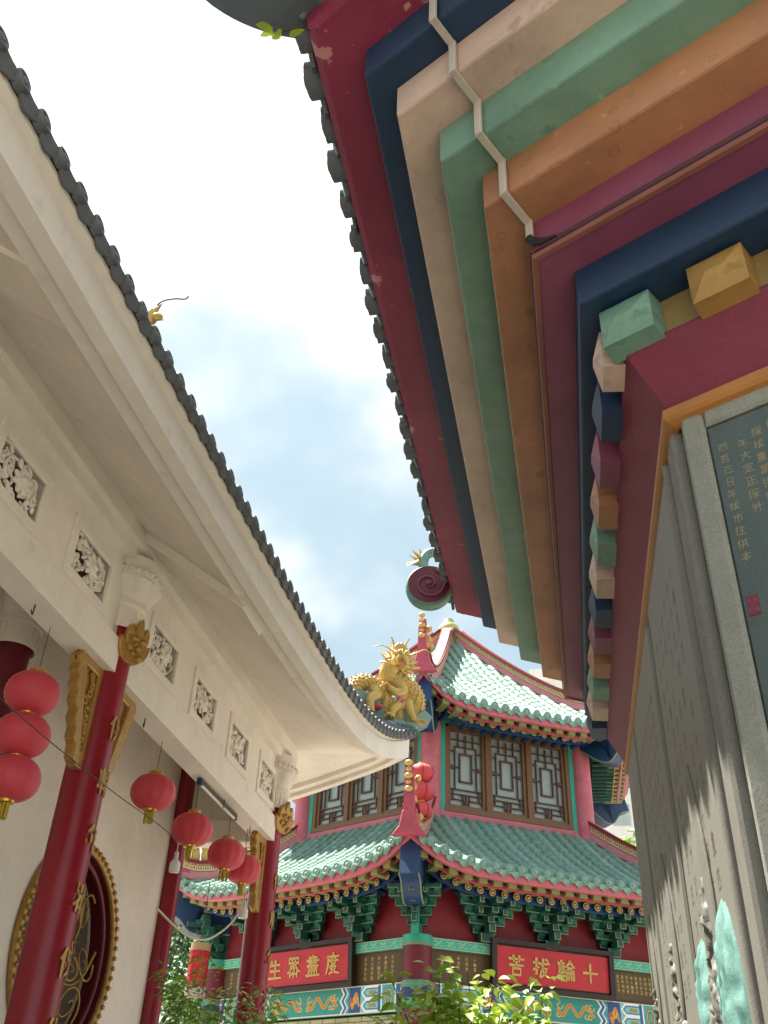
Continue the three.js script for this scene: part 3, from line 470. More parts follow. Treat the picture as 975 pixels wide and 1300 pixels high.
// granite walls
{
  band('wall_core', [[-0.07, 0.0], [-0.07, 3.9]], P.granite);
  const engraved = (sd, cols) => canvas(512, 1536, (x, w, h) => {
    x.fillStyle = '#a5a298'; x.fillRect(0, 0, w, h);
    for (let k = 0; k < 26000; k++) { const v = 120 + rnd() * 90; x.fillStyle = `rgba(${v},${v},${v * 0.96},0.5)`; x.fillRect(rnd() * w, rnd() * h, 1.6, 1.6); }
    for (let k = 0; k < 60; k++) { x.fillStyle = `rgba(70,68,62,${0.02 + rnd() * 0.05})`; x.fillRect(rnd() * w, rnd() * h, 2 + rnd() * 5, 60 + rnd() * 300); }
    x.strokeStyle = 'rgba(92,58,48,0.75)';
    for (let c = 0; c < cols; c++) for (let r = 0; r < 12; r++) { if (rnd() < 0.12) continue; strokeGlyph(x, GK[(c * 7 + r * 3 + sd) % GK.length], 60 + c * (400 / cols), 90 + r * 46, 32, 3.2); }
  });
  const slabAt = (z0, z1, id, cols) => {
    const w = z1 - z0, g = cbox(w, 3.85, 0.06, 0, 1.93, -0.03, 0.012), p = g.attributes.position; const gg = clean(g), uv = gg.attributes.uv; const q = gg.attributes.position;
    for (let i = 0; i < q.count; i++) uv.setXY(i, q.getX(i) / w + 0.5, q.getY(i) / 3.8);
    const m = M('granite_slab', gg, mat('#bdc1be', 0.5, { map: engraved(id, cols), bumpMap: T.brushB, bumpScale: 0.0008 }), pav, true); m.position.set(0.5 - PC.x, 0, (z0 + z1) / 2 - PC.z); m.rotation.y = -Math.PI / 2; return m;
  };
  const slabs = [slabAt(-6.27, -5.54, 1, 5), slabAt(-5.42, -4.2, 5, 7), slabAt(-4.08, -3.02, 9, 6)];
  M('edge_moulding', [cyl(0.024, 0.024, 3.85, 0.512 - PC.x, 0, -2.955 - PC.z, 14), box(0.06, 3.86, 0.02, 0.54 - PC.x, 1.93, -2.915 - PC.z), cbox(0.05, 3.86, 0.15, 0.528 - PC.x, 1.93, -2.82 - PC.z, 0.012)], P.granite, pav);
  for (const z of [-4.14, -5.47]) M('joint_moulding', [cyl(0.016, 0.016, 3.85, 0.535 - PC.x, 0, z - PC.z, 10)], P.granite, pav);
  // carved figures in relief on the slabs: rough stone figure before a pointed aureole
  const blobs = (list, a, y) => { let h = 0; for (const [ca, cy, ra, ry, A] of list) { const d = ((a - ca) / ra) ** 2 + ((y - cy) / ry) ** 2; if (d < 1) h = Math.max(h, A * Math.sqrt(1 - d)); } return h; };
  const relief = (name, slab, m, a0, a1, y0, y1, f, na = 44, ny = 110) => {
    const pos = [], id = []; for (let j = 0; j <= ny; j++) for (let i = 0; i <= na; i++) { const a = lerp(a0, a1, i / na), y = lerp(y0, y1, j / ny); pos.push(a, y, f(a, y)); }
    for (let j = 0; j < ny; j++) for (let i = 0; i < na; i++) { const q = j * (na + 1) + i; const zz = Math.max(pos[q * 3 + 2], pos[(q + 1) * 3 + 2], pos[(q + na + 1) * 3 + 2], pos[(q + na + 2) * 3 + 2]); if (zz <= -0.003) continue; id.push(q, q + 1, q + na + 1, q + 1, q + na + 2, q + na + 1); }
    const g = new THREE.BufferGeometry(); g.setAttribute('position', new THREE.Float32BufferAttribute(pos, 3)); g.setIndex(id); g.computeVertexNormals(); return M(name, g, m, slab);
  };
  const fig = (slab, ca, top, s, sd) => {
    const L = [[ca, top - 0.16 * s, 0.075 * s, 0.1 * s, 0.075], [ca, top - 0.05 * s, 0.04 * s, 0.07 * s, 0.06], [ca, top - 0.5 * s, 0.17 * s, 0.3 * s, 0.08], [ca - 0.12 * s, top - 0.5 * s, 0.07 * s, 0.2 * s, 0.065], [ca + 0.12 * s, top - 0.52 * s, 0.07 * s, 0.2 * s, 0.065], [ca, top - 0.95 * s, 0.26 * s, 0.5 * s, 0.075], [ca - 0.2 * s, top - 0.8 * s, 0.07 * s, 0.2 * s, 0.05]];
    relief('carved_figure', slab, P.granite, ca - 0.3 * s, ca + 0.3 * s, top - 1.5 * s, top + 0.06, (a, y) => { const b = blobs(L, a, y); if (!b) return -0.006; return b * (0.3 + 0.45 * fbm(a * 20 + sd, y * 14, sd, 4)) + 0.01 * Math.sin(90 * a + 14 * fbm(a * 7, y * 7, sd)) + 0.02 * fbm(a * 45, y * 38, 2, 3); }, 56, 150);
    const md = new THREE.Shape(); md.moveTo(ca, top + 0.42 * s); md.quadraticCurveTo(ca + 0.2 * s, top + 0.1 * s, ca + 0.17 * s, top - 0.2 * s); md.quadraticCurveTo(ca + 0.15 * s, top - 0.4 * s, ca, top - 0.42 * s); md.quadraticCurveTo(ca - 0.15 * s, top - 0.4 * s, ca - 0.17 * s, top - 0.2 * s); md.quadraticCurveTo(ca - 0.2 * s, top + 0.1 * s, ca, top + 0.42 * s);
    M('aureole', [new THREE.ExtrudeGeometry(md, { depth: 0.006, bevelEnabled: true, bevelSize: 0.01, bevelThickness: 0.006, bevelSegments: 1, curveSegments: 10 })], P.granite, slab);
  };
  fig(slabs[2], 0.02, 2.47, 0.95, 1.3); fig(slabs[1], 0.0, 2.5, 0.95, 4.1); fig(slabs[0], -0.02, 2.52, 0.8, 7.7);
  for (const s of [-1, 1]) relief('painted_robe', slabs[2], P.graniteTeal, s > 0 ? 0.12 : -0.5, s > 0 ? 0.5 : -0.12, 1.0, 2.36, (a, y) => { const e = 1 - ((Math.abs(a) - 0.3) / 0.19) ** 2 - Math.max(0, (y - 2.0) / 0.34) ** 2; return e < 0 ? -0.006 : 0.03 * Math.sqrt(e) + (0.012 * Math.sin(70 * a + 5 * y + 8 * fbm(a * 6, y * 4, 2)) + 0.02 * fbm(a * 30, y * 22, 5, 3)) * Math.min(1, e * 3); }, 40, 60);
}
// inscribed slab on the face beside it
{
  const K = V(0.5 - PC.x, 0, -2.7 - PC.z), RT = -Math.PI / 6, put = (m) => { m.position.copy(K); m.rotation.y = RT; return m; };
  put(M('granite_border', [cbox(0.082, 3.86, 0.05, 0.071, 1.93, -0.03, 0.012), cbox(3.34, 0.1, 0.05, 1.785, 3.815, -0.031, 0.01), cbox(0.082, 3.86, 0.05, 3.5, 1.93, -0.03, 0.012)], P.graniteLight, pav));
  const sl = put(M('inscribed_slab', [cbox(3.34, 3.755, 0.04, 1.785, 1.88, -0.035, 0.006)], P.graniteDark, pav));
  const gm = mat('#8a8262', 0.6);
  [[0.157, 3.655, 0.0485, 0.04, ['four', 'hundred', 'self', 'day', 'year', 'pull', 'market', 'dwell', 'offer', 'root']], [0.224, 3.64, 0.052, 0.042, ['year', 'big', 'fix', 'just', 'keep', 'rise']], [0.274, 3.665, 0.052, 0.042, ['keep', 'pull', 'exhaust', 'many', 'offer', 'market']], [0.328, 3.675, 0.052, 0.042, ['wheel', 'degree', 'life', 'bitter', 'just', 'day']]].forEach(([x, y, dy, s, ids]) => ids.forEach((id, k) => { const g = M('inscribed_character', glyph(id, s * 0.9, 0.0012, 8), gm, sl, true); g.position.set(x + rr(-0.002, 0.002), y - k * dy, -0.0155); g.rotation.z = rr(-0.04, 0.04); }));
  const seal = M('red_seal', [cbox(0.036, 0.066, 0.004, 0.148, 3.047, -0.014, 0.001)], painted('#7c2f49', 0.6), sl);
  M('seal_mark', ['market', 'offer', 'just', 'wheel'].map((id, k) => glyph(id, 0.015, 0.0008, 8).translate(0.139 + (k % 2) * 0.018, 3.064 - Math.floor(k / 2) * 0.033, -0.012)), painted('#9c5a68', 0.6), sl);
}
// conduit that climbs the steps, and the cable box at its foot
{
  const K = V(0.5 - PC.x, 0, -2.7 - PC.z), path = [[1.09, 5.47], [1.09, 5.262], [0.962, 5.262], [0.962, 5.072], [0.796, 5.072], [0.796, 4.867], [0.637, 4.867], [0.637, 4.672], [0.46, 4.672], [0.46, 4.6]], l = [];
  for (let i = 0; i < path.length - 1; i++) { const [d0, h0] = path[i], [d1, h1] = path[i + 1]; l.push(h0 === h1 ? cbox(0.027, 0.016, Math.abs(d0 - d1) + 0.022, 0, h0, (d0 + d1) / 2, 0.004) : cbox(0.03, Math.abs(h0 - h1) + 0.02, 0.02, 0, (h0 + h1) / 2, d0, 0.004)); }
  const c = M('conduit', l.map((g) => g.translate(-0.25, 0, 0)), P.conduit, pav); c.position.copy(K); c.rotation.y = -Math.PI / 6;
  const w = []; for (let k = 0; k < 4; k++) w.push(tube([V(-0.25, 4.6, 0.462), V(-0.26 + k * 0.01, 4.56, 0.47), V(-0.23 + k * 0.012, 4.53, 0.465), V(-0.2 + k * 0.02, 4.52, 0.455)], 0.006, 10, 5));
  const t = M('cable_knot', w, P.iron, pav); t.position.copy(K); t.rotation.y = -Math.PI / 6;
}
// scroll at the far end of the eave
{
  const o = V(-0.94 - PC.x, 5.56, -6.62 - PC.z);
  const sc = M('scroll_end', [new THREE.CylinderGeometry(0.2, 0.2, 0.16, 36).rotateX(Math.PI / 2)], P.maroonCol, pav); sc.position.copy(o).add(V(0.05, 0.0, -0.05)); sc.scale.setScalar(0.85); sc.rotation.y = 0.12;
  const sp = []; for (let k = 0; k <= 40; k++) { const t = k / 40, a = 1.2 - t * 9.5, r = 0.17 * (1 - 0.85 * t); sp.push(V(Math.cos(a) * r, Math.sin(a) * r, 0.085)); }
  M('spiral', [tube(sp, (t) => 0.017 * (1 - 0.3 * t), 60, 6), new THREE.SphereGeometry(0.03, 10, 8).translate(0, 0, 0.09)], P.purple, sc);
  M('teal_rim', [new THREE.TorusGeometry(0.2, 0.03, 8, 40).scale(1, 1, 2.6)], P.teal, sc);
  const fl = []; for (let k = 0; k < 7; k++) { const a = 1.9 + k * 0.28; fl.push(new THREE.ConeGeometry(0.028, 0.14, 6).scale(1, 1, 0.6).translate(0, 0.11, 0).rotateZ(a - 1.57 + rr(-0.2, 0.2)).translate(-0.06, 0.3, rr(-0.04, 0.04))); }
  M('gilt_flames', fl, P.goldPaint, sc); M('green_stem', [tube([V(-0.02, 0.18, 0), V(-0.06, 0.26, 0), V(-0.03, 0.38, 0), V(0.05, 0.42, 0)], 0.05, 12, 8)], P.tile, sc);
}
// ---------------------------------------------------------------- pagoda of two storeys on six sides
const GC = V(-1.98, 0, -18.15), R1 = 4.15, R2 = 2.9, T30 = Math.tan(Math.PI / 6), C30 = Math.cos(Math.PI / 6);
const pag = thing('pagoda', 'two-storey six-sided pagoda with green glazed roofs, pink columns and latticed windows', 'pagoda', [GC.x, 0, GC.z]);
const SEEN = [30 * RAD, -30 * RAD], ELSE = [90, 150, 210, 270].map((a) => a * RAD);
const A1 = R1 * C30, A2 = R2 * C30;
const pole = (k, r, y) => V(Math.sin(k * 60 * RAD) * r, y, Math.cos(k * 60 * RAD) * r);
const turned = (m, a) => { m.rotation.y = a; return m; };
const face = (name, geo, m, parent = pag, own = false) => { const g = own ? merge([].concat(geo)) : uvBox(merge([].concat(geo))); return SEEN.map((a) => turned(S(name, g, m, parent), a)); };
const back = (name, geo, m) => { const g = uvBox(merge([].concat(geo))); const l = ELSE.map((a) => g.clone().rotateY(a)); return M(name, l, m, pag); };

const LOW = { aE: A1 + 0.75, yE: 5.19, aT: A2 + 0.04, yT: 6.42, rise: 0.42, n: 25 }, UP = { aE: A2 + 0.9, yE: 8.08, aT: 0.2, yT: 10.95, rise: 0.5, n: 20 };
const ry = (R, u, a) => { const q = (R.aE - a) / (R.aE - R.aT), t = Math.min(1.05, Math.abs(u) / (R.aE * T30)); return R.yE + (R.yT - R.yE) * (0.7 * q + 0.3 * q * q) + R.rise * t ** 5 * Math.max(0, 1 - q) ** 2; };
// painted beam: panels of scrolling dragons, chevrons and medallions, drawn flat as on the building
const beamTex = canvas(2048, 200, (x, W, H) => {
  x.fillStyle = '#2f8f86'; x.fillRect(0, 0, W, H);
  const stripe = (px, w, c) => { x.fillStyle = c; x.fillRect(px, 0, w, H); };
  const squig = (cx, w, amp, col, lw, waves = 2.5) => { x.strokeStyle = col; x.lineWidth = lw; x.lineCap = 'round'; x.beginPath(); for (let k = 0; k <= 60; k++) { const t = k / 60; x[k ? 'lineTo' : 'moveTo'](cx - w / 2 + t * w, H / 2 + Math.sin(t * waves * 6.283) * amp * (1 - 0.3 * t)); } x.stroke(); };
  const half = (m) => {
    x.save(); x.translate(W / 2, 0); x.scale(m, 1);
    squig(190, 300, 42, '#c9923c', 26, 2.2); squig(190, 300, 42, '#8f5a22', 5, 2.2);
    for (const q of [60, 330, 300]) { x.strokeStyle = '#d9a54c'; x.lineWidth = 9; x.beginPath(); x.arc(q, 70, 22, 0, 4.6); x.stroke(); x.beginPath(); x.arc(q - 20, 140, 14, 0.5, 5); x.stroke(); }
    const chev = (px, c, w) => { x.strokeStyle = c; x.lineWidth = w; x.lineJoin = 'miter'; x.beginPath(); x.moveTo(px, 0); x.lineTo(px + 34, 50); x.lineTo(px, 100); x.lineTo(px + 34, 150); x.lineTo(px, 200); x.stroke(); };
    chev(380, '#e3e6df', 14); chev(400, '#2d5f9c', 16); chev(420, '#e3e6df', 10); chev(438, '#5a95c4', 12);
    x.fillStyle = '#2b4f86'; x.fillRect(472, 0, 110, H); squig(527, 80, 60, '#c98a35', 20, 1.2); squig(527, 60, 30, '#d9a54c', 10, 2); x.fillStyle = '#a75d2c'; x.fillRect(480, 82, 30, 36);
    x.fillStyle = '#7fc0c0'; x.fillRect(582, 0, 170, H); x.strokeStyle = '#f0efe6'; x.lineWidth = 12; for (const y of [12, 104]) { x.beginPath(); x.moveTo(752, y); x.lineTo(630, y); x.lineTo(594, y + 40); x.lineTo(630, y + 80); x.lineTo(752, y + 80); x.stroke(); } x.strokeStyle = '#2d5f9c'; x.lineWidth = 7; for (const y of [26, 118]) { x.beginPath(); x.moveTo(752, y); x.lineTo(640, y); x.lineTo(614, y + 26); x.lineTo(640, y + 52); x.lineTo(752, y + 52); x.stroke(); } x.fillStyle = '#9c8a52'; x.fillRect(664, 40, 70, 26); x.fillRect(664, 132, 70, 26);
    x.fillStyle = '#2d5f9c'; x.fillRect(752, 0, 26, H); x.fillStyle = '#f0efe6'; x.fillRect(778, 0, 12, H); x.fillStyle = '#3fa79c'; x.fillRect(790, 0, 120, H); x.fillStyle = '#7d6a4d'; x.beginPath(); x.ellipse(850, 100, 40, 74, 0, 0, 7); x.fill(); x.strokeStyle = '#d8c08a'; x.lineWidth = 6; x.beginPath(); x.ellipse(850, 100, 30, 60, 0, 0, 7); x.stroke(); x.fillStyle = '#4fa79a'; x.beginPath(); x.ellipse(850, 100, 16, 36, 0, 0, 7); x.fill();
    x.fillStyle = '#f0efe6'; x.fillRect(910, 0, 12, H); x.fillStyle = '#2d5f9c'; x.fillRect(922, 0, 40, H); x.fillStyle = '#b5653c'; x.fillRect(962, 0, 62, H); x.fillStyle = '#f0efe6'; x.fillRect(962, 40, 62, 12); x.fillRect(962, 150, 62, 10);
    x.restore();
  };
  half(1); half(-1); x.fillStyle = '#e8cfc0'; x.fillRect(0, H - 9, W, 9); x.fillRect(0, 0, W, 6);
});
const scrollTex = canvas(512, 96, (x, W, H) => {
  x.fillStyle = '#3fae9c'; x.fillRect(0, 0, W, H); x.strokeStyle = '#a8bf8a'; x.lineWidth = 7;
  for (let k = 0; k < 4; k++) { const c = 64 + k * 128; x.beginPath(); x.arc(c, 48, 26, 0.4, 5.2); x.stroke(); x.beginPath(); x.arc(c + 62, 48, 22, 3.6, 8.6); x.stroke(); x.beginPath(); x.moveTo(c - 60, 70); x.quadraticCurveTo(c - 30, 10, c, 48); x.stroke(); }
  x.fillStyle = '#cdbb8d'; x.fillRect(0, 0, W, 6); x.fillRect(0, H - 6, W, 6);
});
const textTex = (sd, cols, rows) => canvas(512, 256, (x, W, H) => { x.fillStyle = '#55452a'; x.fillRect(0, 0, W, H); for (let k = 0; k < 900; k++) { x.fillStyle = `rgba(${40 + rnd() * 60},${35 + rnd() * 40},20,0.25)`; x.fillRect(rnd() * W, rnd() * H, 14, 2); } x.strokeStyle = '#b59a4e'; const s = Math.min(200 / rows, 460 / cols * 0.7); for (let c = 0; c < cols; c++) for (let r = 0; r < rows - ((c * 3 + sd) % 3); r++) strokeGlyph(x, GK[(sd + c * 5 + r * 3) % GK.length], 40 + (c * 440) / cols, 26 + (r * 215) / rows, s * 0.85, s * 0.11); });
const fretTex = canvas(256, 64, (x, W, H) => { x.fillStyle = '#d9b98a'; x.fillRect(0, 0, W, H); x.strokeStyle = '#8c4a2e'; x.lineWidth = 7; for (let k = 0; k < 4; k++) { const o = k * 64; x.beginPath(); x.moveTo(o, 54); x.lineTo(o, 12); x.lineTo(o + 46, 12); x.lineTo(o + 46, 42); x.lineTo(o + 18, 42); x.lineTo(o + 18, 27); x.lineTo(o + 32, 27); x.stroke(); } x.fillStyle = '#6e3527'; x.fillRect(0, 0, W, 5); x.fillRect(0, H - 5, W, 5); });
const flat = (w, h, u, y, z, t, m = {}) => { const g = new THREE.PlaneGeometry(w, h); g.translate(u, y, z); return [g, new THREE.MeshStandardMaterial({ map: t, roughness: 0.6, ...m })]; };

// ---- lower storey
{
  const side = R1;
  face('brick_wall', [box(side - 0.2, 3.39, 0.2, 0, 1.695, A1 - 0.14)], P.mortar); back('rear_brick_wall', [box(side - 0.1, 5.0, 0.2, 0, 2.5, A1 - 0.14)], P.brick);
  const bg = [0, 1].map(() => uvBox(cbox(0.235, 0.055, 0.06, 0, 0, 0, 0.006)));
  SEEN.forEach((a) => { for (let r = 0; r < 4; r++) for (let k = -7; k <= 7; k++) { const m = S('brick', bg[0], (r * 7 + k) % 3 ? P.brick : P.brick2, pag); const u = k * 0.245 + (r % 2) * 0.12; if (Math.abs(u) > 1.85) continue; m.position.set(u, 3.355 - r * 0.064, A1 - 0.05).applyAxisAngle(V(0, 1, 0), a); m.rotation.y = a; } });
  face('painted_beam', [box(side - 0.3, 0.36, 0.24, 0, 3.59, A1 - 0.12)], P.tealTrim);
  { const [g, m] = flat(side - 0.32, 0.35, 0, 3.59, A1 + 0.003, beamTex); face('beam_painting', g, m, pag, true); }
  face('panel_board', [box(side - 0.3, 0.42, 0.16, 0, 3.985, A1 - 0.12)], P.panelBrown);
  face('scroll_beam', [box(side - 0.2, 0.14, 0.24, 0, 4.265, A1 - 0.11)], P.tealTrim);
  { const [g, m] = flat(side - 0.2, 0.132, 0, 4.265, A1 + 0.012, scrollTex); const uv = g.attributes.uv; for (let i = 0; i < uv.count; i++) uv.setX(i, uv.getX(i) * 5.5); face('scroll_painting', g, m, pag, true); }
  for (const s of [-1, 1]) SEEN.forEach((a, f) => { const [g, m] = flat(0.72, 0.37, s * 1.4, 3.985, A1 - 0.037, textTex(f * 5 + s + 3, s * (f ? 1 : -1) > 0 ? 5 : f ? 4 : 8, 5)); turned(S('text_panel', g, m, pag), a); });
  face('red_frieze', [box(side - 0.2, 0.72, 0.1, 0, 4.7, A1 - 0.14)], P.redWall);
  const post = uvBox(merge([cyl(0.2, 0.2, 4.34, 0, 0, 0, 28)]));
  for (const k of [0, 1, -1, 2, 3, 4]) { const c = S('lower_column', post, P.maroonCol, pag); c.position.copy(pole(k, R1 - 0.05, 0)); const b = M('column_collar', [cyl(0.212, 0.212, 0.14, 0, 4.195, 0, 28), cyl(0.208, 0.208, 0.34, 0, 3.42, 0, 28)], P.tealTrim, c); M('column_band', [cyl(0.216, 0.216, 0.035, 0, 3.7, 0, 28), cyl(0.216, 0.216, 0.035, 0, 3.5, 0, 28), cyl(0.216, 0.216, 0.03, 0, 4.2, 0, 28)], P.edge, c); M('column_panel', [cyl(0.214, 0.214, 0.12, 0, 3.55, 0, 28)], P.blue, c); }
  // bracket sets: stepped arms that spread upward and outward
  const arm = [], line = [], blocks = [];
  const put = (w, h, d, u, y, z) => { arm.push(box(w, h, d, u, y, z)); line.push(box(w + 0.004, 0.012, 0.006, u, y - h / 2 + 0.006, z + d / 2 + 0.002), box(0.012, h, 0.006, u - w / 2 + 0.006, y, z + d / 2 + 0.0025), box(0.012, h, 0.006, u + w / 2 - 0.006, y, z + d / 2 + 0.0025)); };
  put(0.2, 0.12, 0.22, 0, 4.4, 0.05); put(0.1, 0.1, 0.42, 0, 4.5, 0.12);
  for (let t = 0; t < 4; t++) { const w = 0.36 + t * 0.2, y = 4.5 + t * 0.105, z = 0.02 + t * 0.085; put(w, 0.075, 0.09, 0, y, z); put(0.1, 0.08, 0.2 + t * 0.19, 0, y + 0.01, z * 0.6 + 0.04); for (let k = -1; k <= 1; k += 1) blocks.push([k * (w / 2 - 0.06), y + 0.055, z + 0.02]); if (t > 1) for (const k of [-1, 1]) { put(0.07, 0.07, 0.12 + t * 0.12, k * (w / 4), y, z); blocks.push([k * w / 4, y + 0.05, z + 0.08]); } }
  put(1.0, 0.06, 0.1, 0, 4.91, 0.3);
  const armG = uvBox(merge(arm)), lineG = uvBox(merge(line)), blG = uvBox(merge([box(0.11, 0.05, 0.11), box(0.08, 0.03, 0.08, 0, -0.035, 0)])), blE = uvBox(merge([box(0.112, 0.012, 0.004, 0, -0.018, 0.057), box(0.05, 0.05, 0.004, 0, 0.0, 0.0565)]));
  SEEN.forEach((a) => { for (const u of [-1.035, 0, 1.035]) { const g = S('bracket_set', armG, P.deepGreen, pag); g.position.set(u, 0, A1 - 0.08).applyAxisAngle(V(0, 1, 0), a); g.rotation.y = a; S('edge_line', lineG, P.edge, g); blocks.forEach(([x, y, z], i) => { const b = S('bracket_block', blG, P.greenMid, g); b.position.set(x, y, z); }); } });
  for (const k of [0, 1, -1]) { const c = S('corner_bracket_set', armG, P.deepGreen, pag); c.position.copy(pole(k, R1 - 0.05, 0)); c.rotation.y = k * 60 * RAD; c.scale.set(0.75, 1, 1.2); S('edge_line', lineG, P.edge, c); blocks.forEach(([x, y, z]) => { const b = S('bracket_block', blG, P.greenMid, c); b.position.set(x, y, z); }); const p = M('corner_post', [box(0.13, 0.42, 0.08, 0, 4.54, 0.2)], P.tealTrim, c); }
  back('rear_frieze', [box(R1, 0.7, 0.3, 0, 4.7, A1 - 0.05)], P.deepGreen);
}
// ---- upper storey
{
  face('sill_band', [box(R2 + 0.02, 0.16, 0.14, 0, 6.42, A2 - 0.04)], P.pink); back('upper_rear_wall', [box(R2, 2.4, 0.2, 0, 7.4, A2 - 0.1)], P.brown);
  face('lintel', [box(R2 - 0.1, 0.12, 0.2, 0, 8.1, A2 - 0.06), box(0.085, 1.56, 0.16, -1.235, 7.27, A2 - 0.06), box(0.085, 1.56, 0.16, 1.235, 7.27, A2 - 0.06)], P.tealTrim);
  face('upper_frieze', [box(R2, 0.35, 0.1, 0, 8.32, A2 - 0.09)], P.blue);
  face('window_frame', [box(2.4, 0.07, 0.12, 0, 8.005, A2 - 0.05), box(2.4, 0.08, 0.14, 0, 6.55, A2 - 0.045), ...[-1.16, -0.39, 0.39, 1.16].map((u) => box(0.07, 1.46, 0.12, u, 7.275, A2 - 0.05))], P.brown);
  const bars = []; const B = (x0, y0, x1, y1, w = 0.017) => bars.push(x0 === x1 ? box(w, Math.abs(y1 - y0) + w, 0.03, x0, (y0 + y1) / 2, 0) : box(Math.abs(x1 - x0) + w, w, 0.03, (x0 + x1) / 2, y0, 0));
  const rect = (x0, y0, x1, y1, w) => { B(x0, y0, x1, y0, w); B(x0, y1, x1, y1, w); B(x0, y0, x0, y1, w); B(x1, y0, x1, y1, w); };
  rect(-0.11, -0.22, 0.11, 0.26, 0.022); B(-0.2, -0.36, -0.2, 0.38); B(0.2, -0.36, 0.2, 0.38); B(-0.2, 0.38, 0.2, 0.38); B(-0.28, 0.5, 0.28, 0.5); B(-0.3, -0.36, 0.3, -0.36); B(-0.3, -0.44, 0.3, -0.44); B(-0.3, -0.53, -0.06, -0.53); B(0.06, -0.53, 0.3, -0.53); B(0, 0.26, 0, 0.6); B(-0.2, 0.02, -0.11, 0.02); B(0.2, 0.02, 0.11, 0.02); B(-0.3, 0.02, -0.2, 0.02); B(0.3, 0.02, 0.2, 0.02); B(-0.3, 0.3, -0.2, 0.3); B(0.3, 0.3, 0.2, 0.3); B(-0.14, 0.38, -0.14, 0.62); B(0.14, 0.38, 0.14, 0.62); B(0, -0.44, 0, -0.62); B(-0.06, -0.44, -0.06, -0.53); B(0.06, -0.44, 0.06, -0.53); B(-0.24, -0.36, -0.24, -0.53); B(0.24, -0.36, 0.24, -0.53); rect(-0.05, -0.62, 0.05, -0.55);
  for (const s of [-1, 1]) { bars.push(box(0.06, 0.06, 0.034, s * 0.25, 0.02, 0)); bars.push(box(0.05, 0.05, 0.034, 0, s > 0 ? 0.5 : -0.58, 0)); }
  const latG = uvBox(merge(bars)), caseG = uvBox(merge([box(0.7, 0.06, 0.07, 0, 0.675, 0), box(0.7, 0.07, 0.07, 0, -0.665, 0), box(0.055, 1.28, 0.07, -0.322, 0.005, 0), box(0.055, 1.28, 0.07, 0.322, 0.005, 0)])), paneG = uvBox(box(0.62, 1.3, 0.01));
  SEEN.forEach((a) => { for (const u of [-0.775, 0, 0.775]) { const c = S('casement', caseG, P.brown, pag); c.position.set(u, 7.275, A2 - 0.06).applyAxisAngle(V(0, 1, 0), a); c.rotation.y = a; S('lattice', latG, P.lattice, c); const p = S('pane', paneG, P.glass, c); p.position.z = -0.035; } });
  const post = uvBox(cyl(0.17, 0.17, 2.1, 0, 6.3, 0, 24)); for (let k = -1; k < 5; k++) { const c = S('upper_column', post, P.pink, pag); c.position.copy(pole(k, R2 - 0.02, 0)); }
}
